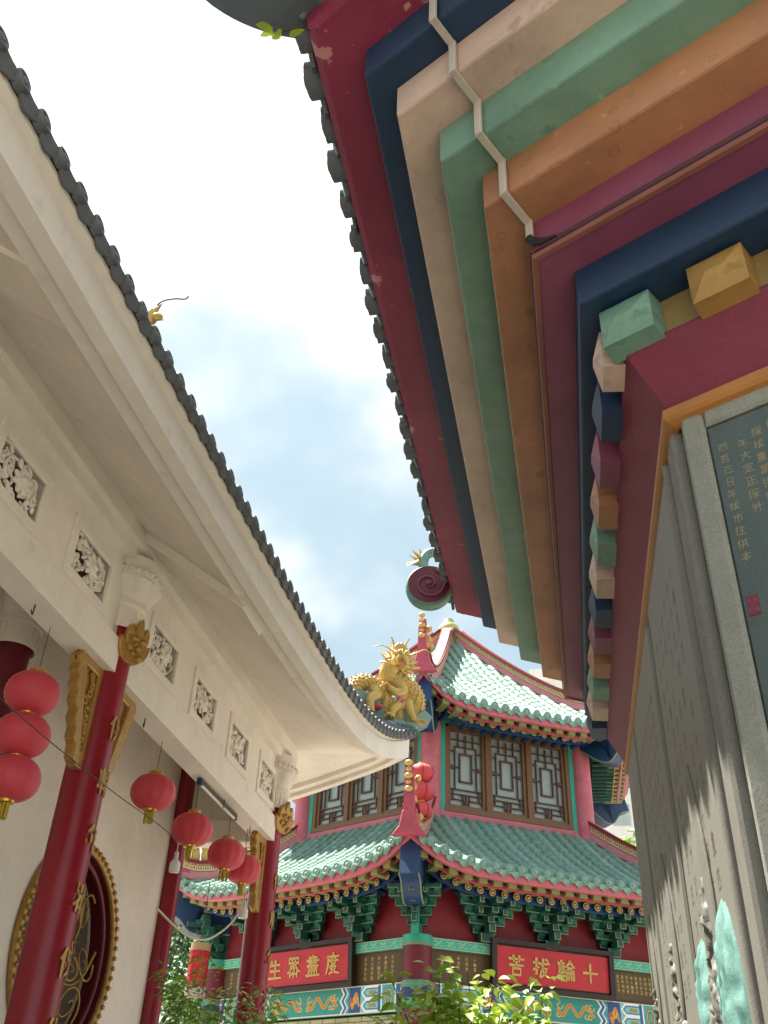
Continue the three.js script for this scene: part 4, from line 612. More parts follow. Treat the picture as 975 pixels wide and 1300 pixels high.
// ---- the two roofs
const tileKinds = ['#8bab9f', '#98b2a8', '#80a295', '#8da496'].map((c, k) => { const t = T.tile.clone(); t.offset.set(k * 0.31, k * 0.17); t.needsUpdate = true; return mat(c, 0.55 + 0.05 * k, { map: t, bumpMap: T.brushB, bumpScale: 0.004 }); });
function roof(R, name, ridgeTop, soff) {
  const hw = R.aE * T30, N = 24, K = 14, shell = [];
  const pt = (u, a, lift = 0) => V(u, ry(R, u, a) + lift, a);
  const faceRows = []; for (let k = 0; k <= K; k++) { const a = lerp(R.aE, R.aT, k / K), o = []; for (let j = 0; j <= N; j++) o.push(pt((j / N * 2 - 1) * a * T30, a, -0.03)); faceRows.push(o); }
  const fg = grid(faceRows, false, 0); for (let k = 0; k < 6; k++) shell.push(fg.clone().rotateY((k * 60 + 30) * RAD));
  const rf = M(name, shell, P.tile, pag);
  const dn = V(0, 0, 0);
  const rowG = (u) => { const a1 = Math.max(R.aT, Math.abs(u) / T30 + 0.06), len = R.aE - a1, n = Math.max(1, Math.round(len / 0.2)), rows = []; for (let k = 0; k < n; k++) for (const [f, r] of [[0.02, 0.066], [0.98, 0.056]]) { const a = R.aE + 0.02 - (len * (k + f)) / n, p = pt(u, a), q = pt(u, a - 0.05), s = q.sub(p).normalize(), nn = V(1, 0, 0).cross(s).normalize(); if (nn.y < 0) nn.negate(); rows.push([0, 1, 2, 3, 4, 5, 6].map((j) => { const t = (j / 6) * Math.PI; return p.clone().add(V(Math.cos(t) * r, 0, 0)).addScaledVector(nn, Math.sin(t) * r - 0.02); })); } return uvBox(grid(rows, false, 0.5)); };
  const panG = (u, w) => { const a1 = Math.max(R.aT, Math.abs(u) / T30 + 0.06), len = R.aE - a1, n = Math.max(1, Math.round(len / 0.16)), rows = []; for (let k = 0; k < n; k++) for (const [f, r] of [[0.0, 0.022], [0.98, 0.0]]) { const a = R.aE + 0.03 - (len * (k + f)) / n; rows.push([-1, -0.5, 0, 0.5, 1].map((j) => pt(u, a, r - 0.03 + 0.018 * j * j).add(V(j * w, 0, 0)))); } return uvBox(grid(rows, false, 0.4)); };
  const capG = uvBox(merge([new THREE.CylinderGeometry(0.072, 0.07, 0.04, 16).rotateX(Math.PI / 2), new THREE.TorusGeometry(0.058, 0.01, 5, 16).translate(0, 0, 0.02), new THREE.SphereGeometry(0.03, 8, 5).scale(1, 1, 0.5).translate(0, 0, 0.02)]));
  const ds = new THREE.Shape(); ds.moveTo(-0.085, 0.03); ds.quadraticCurveTo(0, -0.015, 0.085, 0.03); ds.quadraticCurveTo(0.08, -0.04, 0.03, -0.06); ds.lineTo(0, -0.085); ds.lineTo(-0.03, -0.06); ds.quadraticCurveTo(-0.08, -0.04, -0.085, 0.03);
  const dripG = uvBox(new THREE.ExtrudeGeometry(ds, { depth: 0.012, bevelEnabled: true, bevelSize: 0.005, bevelThickness: 0.004, bevelSegments: 1, curveSegments: 5 }));
  const rest = [], sp = (2 * hw) / R.n;
  for (let k = 0; k < R.n; k++) {
    const u = -hw + (k + 0.5) * sp, g = rowG(u), e = pt(u, R.aE + 0.03, 0.005), u2 = u + sp / 2, last = k === R.n - 1, g2 = last ? null : panG(u2, sp / 2 - 0.04), e2 = pt(u2, R.aE + 0.03, -0.03);
    SEEN.forEach((a) => {
      { const r = turned(S('tile_row', g, tileKinds[(k * 7 + (a > 0 ? 3 : 0)) % 4], rf), a); r.position.y = (((k * 13) % 7) - 3) * 0.0025; } if (g2) turned(S('pan_tile_row', g2, P.tile, rf), a);
      const c = S('end_tile', capG, P.tile, rf); c.position.copy(e).applyAxisAngle(V(0, 1, 0), a); c.rotation.set(-0.1, a, 0, 'YXZ');
      if (!last) { const d = S('drip_tile', dripG, P.tile, rf); d.position.copy(e2).applyAxisAngle(V(0, 1, 0), a); d.rotation.set(0.2, a, 0, 'YXZ'); }
    });
    ELSE.forEach((a) => rest.push(g.clone().rotateY(a), capG.clone().translate(e.x, e.y, e.z).rotateY(a)));
  }
  stuff(M('rear_tiles', rest, P.tile, rf));
  // fascia, soffit, square and round rafter ends on every face
  const lineAt = (a, dy, nn = 24) => { const o = []; for (let j = 0; j <= nn; j++) { const u = (j / nn * 2 - 1) * a * T30; o.push(V(u, ry(R, (u * R.aE) / a, R.aE) + dy, a)); } return o; };
  const fas = uvBox(grid([lineAt(R.aE - 0.1, -0.17), lineAt(R.aE - 0.02, -0.175), lineAt(R.aE, -0.165), lineAt(R.aE, -0.05), lineAt(R.aE - 0.02, -0.035)], false, 0.4));
  const wallLine = (a, y, nn = 24) => { const o = []; for (let j = 0; j <= nn; j++) o.push(V((j / nn * 2 - 1) * a * T30, y, a)); return o; };
  const sof = uvBox(grid([lineAt(R.aE - 0.08, -0.1), lineAt(lerp(R.aE, soff.a, 0.5), -0.06 + (soff.y - R.yE) * 0.35), wallLine(soff.a, soff.y)], false, 0.3));
  const und = uvBox(grid([lineAt(R.aE - 0.2, -0.235), lineAt(R.aE - 0.17, -0.255), lineAt(R.aE - 0.14, -0.245), lineAt(R.aE - 0.15, -0.2)], false, 0.4));
  for (let k = 0; k < 6; k++) { const a = (k * 60 + 30) * RAD; turned(S('eave_fascia', fas, P.pink, rf), a); turned(S('eave_soffit', sof, P.deepGreen, rf), a); turned(S('lower_fascia', und, P.rose, rf), a); }
  const sq = uvBox(cbox(0.13, 0.1, 0.34, 0, 0, -0.1, 0.006)), rd = uvBox(merge([cyl(0.045, 0.045, 0.4, 0, -0.2, 0, 14).rotateX(Math.PI / 2).translate(0, 0, -0.18)])), gd = uvBox(merge([new THREE.TorusGeometry(0.042, 0.009, 6, 16).translate(0, 0, 0.02), new THREE.SphereGeometry(0.022, 8, 6).translate(0, 0, 0.02)]));
  const nS = Math.round((2 * hw) / 0.24), nR = Math.round((2 * (R.aE - 0.4) * T30) / 0.2);
  [...SEEN, 90 * RAD].forEach((a) => {
    for (let k = 0; k < nS; k++) { const u = -hw * 0.95 + ((k + 0.5) / nS) * 2 * hw * 0.95, m = S('square_rafter', sq, P.oliveBlock, rf); m.position.set(u, ry(R, u, R.aE) - 0.185, R.aE - 0.14).applyAxisAngle(V(0, 1, 0), a); m.rotation.y = a; }
    for (let k = 0; k < nR; k++) { const w = (R.aE - 0.36) * T30 * 0.94, u = -w + ((k + 0.5) / nR) * 2 * w, m = S('round_rafter', rd, a > 1 ? P.deepGreen : P.blue, rf); m.position.set(u, ry(R, u * 1.09, R.aE) - 0.285 + soff.dy, R.aE - 0.3).applyAxisAngle(V(0, 1, 0), a); m.rotation.y = a; S('gilt_stud', gd, P.goldPaint, rf).position.copy(m.position); rf.children[rf.children.length - 1].rotation.y = a; }
  });
  const pl = uvBox(grid([lineAt(R.aE - 0.34, -0.36 + soff.dy), lineAt(R.aE - 0.34, -0.22 + soff.dy)], false, 0)); SEEN.forEach((a) => turned(S('rafter_plate', pl, P.blue, rf), a));
  // hip ridges with fret bands, corner beams and horns
  for (let k = -1; k < 5; k++) {
    const dir = V(Math.sin(k * 60 * RAD), 0, Math.cos(k * 60 * RAD)), side = V(dir.z, 0, -dir.x), pts = [];
    for (let j = 0; j <= 16; j++) { const a = lerp(R.aT, R.aE + 0.02, j / 16); pts.push(dir.clone().multiplyScalar(a / C30).setY(ry(R, a * T30, a) - 0.02)); }
    const ns = side.clone().negate(); M('hip_ridge', [sweepRect(pts, 0.17, 0.27, ns)], P.palePink, rf); M('ridge_cap', [sweepRect(pts.map((p) => p.clone().add(V(0, 0.27, 0))), 0.23, 0.04, ns)], P.redWall, rf);
    for (const s of [-1, 1]) { const r0 = [], r1 = []; let L = 0; const ls = []; pts.forEach((p, i) => { if (i) L += p.distanceTo(pts[i - 1]); ls.push(L); r0.push(p.clone().addScaledVector(side, s * 0.09).add(V(0, 0.13, 0))); r1.push(p.clone().addScaledVector(side, s * 0.09).add(V(0, 0.26, 0))); }); const g = grid([r0, r1], false, 0), uv = g.attributes.uv; for (let i = 0; i < uv.count; i++) uv.setX(i, uv.getX(i) * L / 0.52); S('fret_band', g, fretM, rf); }
    const end = pts[16], hornPts = [end.clone().addScaledVector(dir, -0.25).add(V(0, 0.02, 0)), end.clone().addScaledVector(dir, 0.02).add(V(0, 0.06, 0)), end.clone().addScaledVector(dir, 0.14).add(V(0, 0.2, 0)), end.clone().addScaledVector(dir, 0.17).add(V(0, 0.45, 0)), end.clone().addScaledVector(dir, 0.13).add(V(0, 0.78, 0))];
    M('ridge_horn', [sweepRect(new THREE.CatmullRomCurve3(hornPts).getPoints(20), (t) => 0.18 - 0.06 * t, (t) => 0.16 - 0.06 * t, side.clone().negate())], P.rose, rf);
    M('horn_foot', [extr([[-0.22, -0.17], [0.22, -0.17], [0.13, -0.06], [0.09, 0.14], [-0.09, 0.14], [-0.13, -0.06]], 0.1, 0.015).rotateY(k * 60 * RAD).translate(end.x - dir.x * 0.02, end.y + 0.02, end.z - dir.z * 0.02)], P.rose, rf);
    const bl = []; for (let j = 0; j < 5; j++) { const p = hornPts[4].clone().addScaledVector(dir, 0.1 - j * 0.01).add(V(0, 0.02 - j * 0.09, 0)); bl.push(new THREE.SphereGeometry(0.055 - (j % 2) * 0.018, 8, 6).scale(1.1, 0.8, 1).translate(p.x, p.y, p.z)); }
    for (let j = 0; j < 12; j++) { const p = hornPts[3].clone().addScaledVector(dir, -0.17 - j * 0.02).addScaledVector(side, rr(-0.06, 0.12)).add(V(0, 0.2 - j * 0.055, 0)); bl.push(new THREE.SphereGeometry(rr(0.04, 0.07), 7, 5).translate(p.x, p.y, p.z)); }
    M('gilt_florets', bl, P.goldPaint, rf);
    const cb = [dir.clone().multiplyScalar(soff.a / C30 - 0.1).setY(soff.y - 0.4 + soff.cb), dir.clone().multiplyScalar(lerp(soff.a, R.aE, 0.6) / C30).setY(R.yE - 0.5), end.clone().addScaledVector(dir, -0.16).add(V(0, -0.72, 0)), end.clone().addScaledVector(dir, 0.02).add(V(0, -0.66, 0))];
    M('corner_beam', [sweepRect(new THREE.CatmullRomCurve3(cb).getPoints(16), 0.27, (t) => 0.3 + 0.24 * t, ns)], P.blue, rf);
    for (const s of [-1, 1]) M('beam_edge', [sweepRect(new THREE.CatmullRomCurve3(cb.map((p) => p.clone().addScaledVector(side, s * 0.133).add(V(0, -0.004, 0)))).getPoints(16), 0.016, 0.022, ns)], P.edge, rf);
  }
  return rf;
}
const fretM = new THREE.MeshStandardMaterial({ map: fretTex, roughness: 0.6 });
const lowRoof = roof(LOW, 'lower_roof', 0, { a: A1 - 0.05, y: 5.02, dy: 0, cb: 0.1 });
const upRoof = roof(UP, 'upper_roof', 0, { a: A2 - 0.02, y: 8.45, dy: 0.06, cb: 0 });
M('roof_finial', [new THREE.SphereGeometry(0.235, 20, 14).scale(1, 0.85, 1).translate(0, 11.27, 0), cyl(0.2, 0.14, 0.25, 0, 10.9, 0, 16), cyl(0.14, 0.1, 0.12, 0, 11.42, 0, 16)], painted('#b8bd7a', 0.5), upRoof);
M('finial_petals', [0, 1, 2, 3, 4, 5, 6, 7].map((k) => new THREE.SphereGeometry(0.06, 8, 6).scale(0.7, 1.3, 0.4).translate(0, 11.22, 0.21).rotateY(k * 0.785)), P.pink, upRoof);
// ---- name boards
{
  const board = uvBox(merge([box(1.96, 0.06, 0.08, 0, 0.29, 0), box(1.96, 0.06, 0.08, 0, -0.29, 0), box(0.075, 0.52, 0.08, -0.942, 0, 0), box(0.075, 0.52, 0.08, 0.942, 0, 0), box(1.84, 0.56, 0.03, 0, 0, -0.035)]));
  const field = uvBox(box(1.81, 0.47, 0.02, 0, 0, -0.008));
  [['right', 30, ['bitter', 'pull', 'wheel', 'ten'], 'red name board with four gilt characters ending in a plain cross shape, on the pagoda'], ['left', -30, ['life', 'many', 'exhaust', 'degree'], 'red name board with four gilt characters partly behind the red hall column']].forEach(([w, a, ids, label]) => {
    const p = V(0.0, 4.085, A1 + 0.07).applyAxisAngle(V(0, 1, 0), a * RAD).add(GC), t = thing('name_board', label, 'sign', [p.x, 0, p.z], a * RAD, 'name boards of the pagoda');
    const b = S('board', board, P.signWood, t); b.position.y = p.y; b.rotation.x = 0.06; S('red_field', field, P.signRed, b);
    ids.forEach((id, k) => { const g = M('gilt_character', glyph(id, 0.29, 0.012, 10), P.goldPaint, b, true); g.position.set((k - 1.5) * 0.395, 0, 0.003); });
  });
}
// ---------------------------------------------------------------- lanterns
function lanternParts(root, m, ridged, w = 0.17, h = 0.135, tassel = true) {
  const rows = [], n = ridged ? 34 : 40; for (let k = 0; k <= n; k++) { const t = (k / n) * Math.PI, r = Math.max(0.052 * (w / 0.17), w * Math.pow(Math.sin(t), 0.8) * (ridged ? 1 + 0.04 * (k % 2) : 1)), o = []; for (let j = 0; j < 48; j++) { const a = (j / 48) * 6.283; const g = ridged ? 1 : 1 - 0.04 * (Math.abs(Math.cos(a * 6)) < 0.14 ? 1 : 0) + 0.014 * Math.abs(Math.cos(a * 6)); o.push(V(Math.sin(a) * r * g, Math.cos(t) * h, Math.cos(a) * r * g)); } rows.push(o); }
  M('shade', [grid(rows, true, 0)], m, root);
  const s = w / 0.17;
  M('top_ring', [cyl(0.056 * s, 0.052 * s, 0.025, 0, h - 0.008, 0, 24), new THREE.TorusGeometry(0.05 * s, 0.006, 6, 24).rotateX(Math.PI / 2).translate(0, h + 0.018, 0)], P.brass, root);
  M('bottom_ring', [cyl(0.05 * s, 0.054 * s, 0.02, 0, -h - 0.012, 0, 24)], P.brass, root);
  if (tassel) { const l = []; for (let k = 0; k < 26; k++) { const a = k * 0.97, r = 0.008 + 0.03 * ((k * 37) % 10) / 10; l.push(cyl(0.004, 0.005, 0.085, Math.sin(a) * r * 1.1, -h - 0.1, Math.cos(a) * r * 1.1, 5)); } M('tassel', l, P.tassel, root); }
}
{
  const add = (z, y, label, m, ridged, hook = true, tassel = true) => {
    const p = h2w(-3.12, y, z), t = thing('red_lantern', label, 'lantern', [p.x, p.y, p.z], rr(0, 3), 'red lanterns hung along the hall beam'); lanternParts(t, m, ridged, ridged ? 0.158 : 0.17, ridged ? 0.128 : 0.135, tassel);
    if (hook) M('cord', [cyl(0.003, 0.003, Math.max(0.02, 4.34 - y - 0.13), 0, 0.13, 0, 6)], P.wire, t);
    return t;
  };
  add(-4.8, 3.89, 'ribbed red lantern at the top of the hanging stack of three', P.lantern, true, true, false);
  add(-4.81, 3.63, 'ribbed red lantern in the middle of the hanging stack of three', P.lantern, true, false, false);
  add(-4.82, 3.375, 'ribbed red lantern with gold tassel at the bottom of the hanging stack of three', P.lantern, true, false);
  [[-6.71, 3.93, 'single red lantern hanging alone before the white inner wall'], [-7.59, 3.91, 'red lantern hanging over the inner red column at the wall end'], [-8.48, 3.95, 'red lantern hanging in front of the gilded roof ridge'], [-9.0, 3.95, 'red lantern hanging next to the gilt bracket of the corner column']].forEach(([z, y, l]) => add(z, y, l, P.lantern, false));
  // hooks under the beam belong to the hall
  for (const z of [-4.55, -5.15, -6.3, -8.2, -9.0]) HM('hook', [tube([V(-3.1, 4.36, z), V(-3.1, 4.31, z), V(-3.09, 4.28, z + 0.02), V(-3.085, 4.3, z + 0.045)], 0.005, 12, 5)], P.wire);
  // three faded lanterns at the pagoda's corner
  [[6.71, 0.2, 'topmost of three faded pink lanterns at the pagoda corner'], [6.42, 0.2, 'middle one of three faded pink lanterns at the pagoda corner'], [6.13, 0.17, 'lowest and reddest of three lanterns at the pagoda corner']].forEach(([y, r, l], i) => { const t = thing('faded_lantern', l, 'lantern', [-1.98, y, -14.2], 0.3 * i, 'faded lanterns at the pagoda corner'); lanternParts(t, i === 2 ? P.lantern : P.lanternFaded, false, r, 0.14, false); const ribs = []; for (let k = 0; k < 6; k++) { const o = []; for (let j = 1; j < 14; j++) { const q = (j / 14) * Math.PI; o.push(V(0, Math.cos(q) * 0.141, Math.max(0.06, r * 1.005 * Math.pow(Math.sin(q), 0.8))).applyAxisAngle(V(0, 1, 0), (k / 6) * 6.283 + 0.26)); } ribs.push(tube(o, 0.005, 16, 4)); } M('ribs', ribs, P.lanternRib, t); if (!i) M('cord', [cyl(0.004, 0.004, 1.1, 0, 0.14, 0, 6)], P.wire, t); });
}
// bulbs on their cord, tube lamp under the beam
{
  const bulb = (x, y, z, label) => { const p = h2w(x, y, z), t = thing('light_bulb', label, 'bulb', [p.x, p.y, p.z], 0, 'bulbs strung under the beam'); t.scale.setScalar(0.82); M('glass', [new THREE.LatheGeometry([[0, -0.085], [0.045, -0.085], [0.052, -0.07], [0.05, 0.0], [0.03, 0.03], [0.022, 0.035]].map(([a, b]) => new THREE.Vector2(a, b)), 20)], P.bulb, t); M('socket', [cyl(0.022, 0.02, 0.07, 0, 0.034, 0, 14), cyl(0.006, 0.006, 0.1, 0, 0.1, 0, 6)], mat('#c8c8c0', 0.5), t); };
  bulb(-3.1, 3.56, -7.3, 'unlit white bulb hanging beside the inner red column'); bulb(-3.1, 3.6, -9.1, 'unlit white bulb hanging below the last red lantern');
  const cord = (name, label, pts, m, r) => { const g = tube(pts.map((p) => h2w(...p)), r, 60, 6); const o = M(numbered(name), g, m, scene); o.userData = { label, category: 'cord' }; };
  cord('bulb_cord', 'thin dark cord strung across the red column to the first bulb', [[-2.7, 3.5, -2.8], [-2.75, 3.47, -4.06], [-2.8, 3.5, -5.4], [-2.85, 3.56, -6.35], [-3.1, 3.72, -7.3]], P.wire, 0.0035);
  cord('sagging_cord', 'pale cord sagging between the second bulb and the inner column', [[-3.1, 3.74, -9.1], [-3.1, 3.5, -8.9], [-3.1, 3.2, -8.3], [-3.1, 3.13, -7.95], [-3.1, 3.12, -7.6], [-3.15, 3.2, -7.2]], P.paleWire, 0.009);
  const p = h2w(-3.12, 4.33, -8.1), t = thing('tube_lamp', 'slim unlit tube lamp fixed under the white beam', 'lamp', [p.x, p.y, p.z], HT); M('batten', [cbox(0.035, 0.03, 1.0, 0, 0.005, 0, 0.005)], mat('#4c4a44', 0.5), t); M('tube', [cyl(0.012, 0.012, 0.94, 0, -0.47, 0, 12).rotateX(Math.PI / 2).translate(0, -0.022, 0)], P.bulb, t); M('end_holder', [cbox(0.045, 0.06, 0.05, 0, -0.01, 0.5, 0.006)], mat('#12384a', 0.5), t); M('end_holder', [cbox(0.035, 0.05, 0.03, 0, -0.01, -0.5, 0.006)], mat('#4c4a44', 0.5), t);
}
// ---------------------------------------------------------------- gilt dragon on the hall's hip, plane along the hip (s inward, y up)
function dragonTube(list, seg = 60, spikes = true, off = 0) { return list; }
{
  const O = V(-1.8, 0, -10.85), D = V(-0.696, 0, 0.718), Nn = V(0.718, 0, 0.696); // Nn faces the yard
  const base = h2w(O.x, 6.2, O.z), dr = thing('gilt_dragon', 'gold dragon coiling over the upturned corner of the white hall roof', 'dragon', [base.x, base.y, base.z], HT); dr.scale.setScalar(1.08); dr.position.x -= 0.16; dr.position.z += 0.12; dr.position.y -= 0.2;
  const at = (s, y, n = 0) => V(0, y - 6.2, 0).addScaledVector(D, s).addScaledVector(Nn, n);
  const path = [[1.28, 6.82, -0.05], [1.16, 6.66, 0], [0.98, 6.48, 0.02], [0.8, 6.26, 0.04], [0.72, 6.42, 0.05], [0.58, 6.6, 0.05], [0.42, 6.62, 0.06], [0.28, 6.5, 0.08], [0.2, 6.33, 0.05], [0.06, 6.27, 0], [-0.12, 6.33, -0.03], [-0.22, 6.48, -0.02], [-0.2, 6.64, 0.03], [-0.05, 6.75, 0.06], [0.12, 6.74, 0.08], [0.24, 6.76, 0.1], [0.24, 6.88, 0.14]].map((p) => at(...p));
  const rad = (t) => 0.03 + 0.085 * Math.sin(Math.min(1, t * 1.25) * Math.PI / 2) * (1 - 0.15 * t);
  const body = M('body', [tube(path, (t, a) => rad(t) * (1 + 0.05 * Math.cos(t * 420) * Math.cos(a * 6)), 160, 14)], P.goldPaint, dr);
  const curve = new THREE.CatmullRomCurve3(path), fins = [], scales = [];
  for (let k = 0; k < 46; k++) { const t = 0.02 + 0.95 * (k / 46), p = curve.getPointAt(t), tg = curve.getTangentAt(t), up = V(0, 1, 0).addScaledVector(tg, -tg.y).normalize(); if (!isFinite(up.x)) continue; const q = new THREE.Quaternion().setFromUnitVectors(V(0, 1, 0), up.addScaledVector(tg, 0.5).normalize()); const c = new THREE.ConeGeometry(0.022, 0.06, 5).scale(1, 1, 0.5).translate(0, rad(t) + 0.02, 0).applyQuaternion(q).translate(p.x, p.y, p.z); fins.push(c); }
  M('spine_fins', fins, P.goldPaint, dr);
  for (let k = 0; k < 700; k++) { const t = 0.08 + 0.88 * (k / 700), p = curve.getPointAt(t), a = k * 2.4, r = rad(t), tg = curve.getTangentAt(t), b = V(0, 1, 0).cross(tg).normalize(), n = tg.clone().cross(b); const o = p.clone().addScaledVector(b, Math.cos(a) * r).addScaledVector(n, Math.sin(a) * r); scales.push(new THREE.SphereGeometry(0.017, 6, 4).translate(o.x, o.y, o.z)); }
  M('scales', scales, P.goldPaint, dr);
  const leg = (list, foot) => { const l = [tube(list.map((p) => at(...p)), (t) => 0.075 - 0.035 * t, 20, 8)]; for (let k = -1; k <= 2; k++) { const e = at(...list[list.length - 1]); l.push(tube([e.clone(), e.clone().addScaledVector(D, foot * 0.06).addScaledVector(Nn, 0.03 + k * 0.02), e.clone().addScaledVector(D, foot * 0.12 + k * 0.01).addScaledVector(Nn, 0.04 + k * 0.045).add(V(0, -0.03, 0))], (t) => 0.022 - 0.014 * t, 8, 6)); } return l; };
  M('leg', leg([[0.06, 6.32, 0.06], [0.12, 6.42, 0.14], [0.2, 6.36, 0.18], [0.24, 6.25, 0.18]], 1), P.goldPaint, dr);
  M('leg', leg([[-0.1, 6.36, 0.05], [-0.02, 6.5, 0.14], [0.0, 6.4, 0.2], [-0.06, 6.28, 0.2]], -1), P.goldPaint, dr);
  M('leg', leg([[0.45, 6.58, 0.06], [0.42, 6.48, 0.16], [0.52, 6.38, 0.18], [0.5, 6.24, 0.18]], 1), P.goldPaint, dr);
  M('leg', leg([[0.16, 6.72, 0.12], [0.1, 6.6, 0.2], [0.2, 6.54, 0.22], [0.3, 6.58, 0.2]], 1), P.goldPaint, dr);
  // head, turned to the yard
  const hd = new THREE.Group(); const hc = at(0.15, 6.94, 0.2);
  const hm = []; const blob = (x, y, z, a, b, c) => hm.push(new THREE.SphereGeometry(1, 12, 9).scale(a, b, c).translate(x, y, z));
  blob(0, 0, 0, 0.105, 0.1, 0.12); blob(0, -0.03, 0.13, 0.07, 0.05, 0.12); blob(0, -0.09, 0.1, 0.055, 0.022, 0.1); blob(0.04, 0.01, 0.22, 0.03, 0.03, 0.03); blob(-0.04, 0.01, 0.22, 0.03, 0.03, 0.03); blob(0.06, 0.06, 0.08, 0.035, 0.035, 0.035); blob(-0.06, 0.06, 0.08, 0.035, 0.035, 0.035); blob(0, 0.07, 0.04, 0.09, 0.03, 0.06);
  const head = M('head', hm, P.goldPaint, dr); head.position.copy(hc); head.rotation.y = 0.35;
  for (const s of [-1, 1]) { const put = (n, g) => { const o = M(n, g, P.goldPaint, dr); o.position.copy(hc); o.rotation.y = 0.35; }; put('horn', tube([V(s * 0.05, 0.08, 0), V(s * 0.08, 0.16, -0.05), V(s * 0.07, 0.25, -0.06), V(s * 0.11, 0.32, -0.02)], (t) => 0.024 - 0.016 * t, 14, 6)); put('whisker', tube([V(s * 0.06, -0.02, 0.2), V(s * 0.16, 0.02, 0.24), V(s * 0.25, 0.08, 0.2), V(s * 0.33, 0.07, 0.16)], (t) => 0.01 - 0.005 * t, 14, 5)); }
  const mane = []; for (let k = 0; k < 44; k++) { const a = 0.1 + (k / 44) * 6.1, r = 0.09 + 0.03 * (k % 3), L = 0.08 + 0.07 * ((k * 7) % 5) / 5, w = V(-Math.sin(a), Math.cos(a), -0.35 - 0.2 * (k % 2)).normalize(); const p0 = V(w.x * r, w.y * r, -0.03 - 0.02 * (k % 3)); mane.push(tube([p0, p0.clone().addScaledVector(w, L * 0.5).add(V(0.01, 0.02, 0)), p0.clone().addScaledVector(w, L).add(V(0, 0.05, 0))], (t) => 0.03 * (1 - t) + 0.004, 6, 5)); }
  for (let k = 0; k < 9; k++) { const a = (k / 9) * 6.28; mane.push(new THREE.SphereGeometry(0.035, 7, 5).scale(0.8, 1.2, 0.6).translate(Math.cos(a) * 0.055, 0.14 + Math.sin(a) * 0.05, 0.03)); }
  const mn = M('mane', mane, P.goldPaint, dr); mn.position.copy(hc); mn.rotation.y = 0.35;
  M('tongue', [tube([V(0, -0.07, 0.12), V(0, -0.1, 0.22), V(0.02, -0.16, 0.27)].map((v) => v.applyAxisAngle(V(0, 1, 0), 0.35).add(hc)), 0.015, 8, 6), new THREE.SphereGeometry(0.06, 10, 8).scale(1.4, 0.6, 1).translate(at(0.42, 6.33, 0.14).x, at(0.42, 6.33, 0.14).y, at(0.42, 6.33, 0.14).z)], painted('#c8506a', 0.5), dr);
  const cl = []; for (let k = 0; k < 30; k++) { const p = at(rr(0.2, 1.05), 6.1 + rr(0, 0.16), rr(-0.05, 0.12)); cl.push(new THREE.SphereGeometry(rr(0.03, 0.075), 8, 6).scale(1.2, 0.7, 1).translate(p.x, p.y, p.z)); } M('cloud_base', cl, P.goldPaint, dr);
  const rk = []; for (let k = 0; k < 26; k++) { const s = rr(-0.15, 0.9), p = at(s, 6.12 + 0.1 * Math.exp(-s * 2) + rr(-0.08, 0.02), rr(-0.02, 0.18)); rk.push(new THREE.IcosahedronGeometry(rr(0.06, 0.12), 1).scale(1.3, 0.6, 1).rotateY(rr(0, 3)).translate(p.x, p.y, p.z)); } M('rock_base', rk, P.rock, dr);
}
// small gilt ornament on the hall eave, with a curled feeler
{
  const p = h2w(-1.84, 4.97, -2.98), t = thing('eave_ornament', 'small gold head with a curled feeler on the hall eave tiles', 'ornament', [p.x, p.y, p.z], HT);
  M('gilt_head', [new THREE.IcosahedronGeometry(0.035, 1).scale(0.8, 1.5, 1).translate(0, 0.05, 0), new THREE.ConeGeometry(0.02, 0.07, 6).rotateZ(-0.6).translate(0.02, 0.11, 0), new THREE.SphereGeometry(0.025, 8, 6).scale(1.2, 0.6, 1).translate(0.04, 0.02, 0.02), new THREE.ConeGeometry(0.014, 0.05, 6).rotateZ(-2).translate(0.06, 0.0, 0.02)], P.goldPaint, t);
  M('feeler', [tube([V(0, 0.1, 0), V(0.03, 0.15, 0), V(0.1, 0.16, 0), V(0.16, 0.15, 0), V(0.17, 0.165, 0)], 0.004, 16, 5)], P.wire, t);
}
// gilt figures along the pagoda's left hip
{
  const e = pole(-1, (LOW.aE - 0.5) / C30, 0).add(GC), t = thing('ridge_figures', 'cluster of gold figures standing on the pagoda roof ridge behind the lanterns', 'ornament', [e.x, ry(LOW, (LOW.aE - 0.5) * T30, LOW.aE - 0.5) + 0.28, e.z], -60 * RAD);
  for (let k = 0; k < 9; k++) { const z = 0.45 - k * 0.17, y = -z * 0.45 * 0.35, l = [new THREE.SphereGeometry(0.09, 9, 7).scale(0.8, 1.3, 0.9).translate(0, y + 0.1, z), new THREE.SphereGeometry(0.06, 9, 7).translate(rr(-0.03, 0.03), y + 0.24, z + 0.03)]; for (let j = 0; j < 5; j++) l.push(new THREE.ConeGeometry(0.03, 0.12, 5).rotateZ(rr(-1.2, 1.2)).translate(rr(-0.07, 0.07), y + rr(0.08, 0.3), z + rr(-0.06, 0.06))); M('gilt_figure', l, P.goldPaint, t); }
}
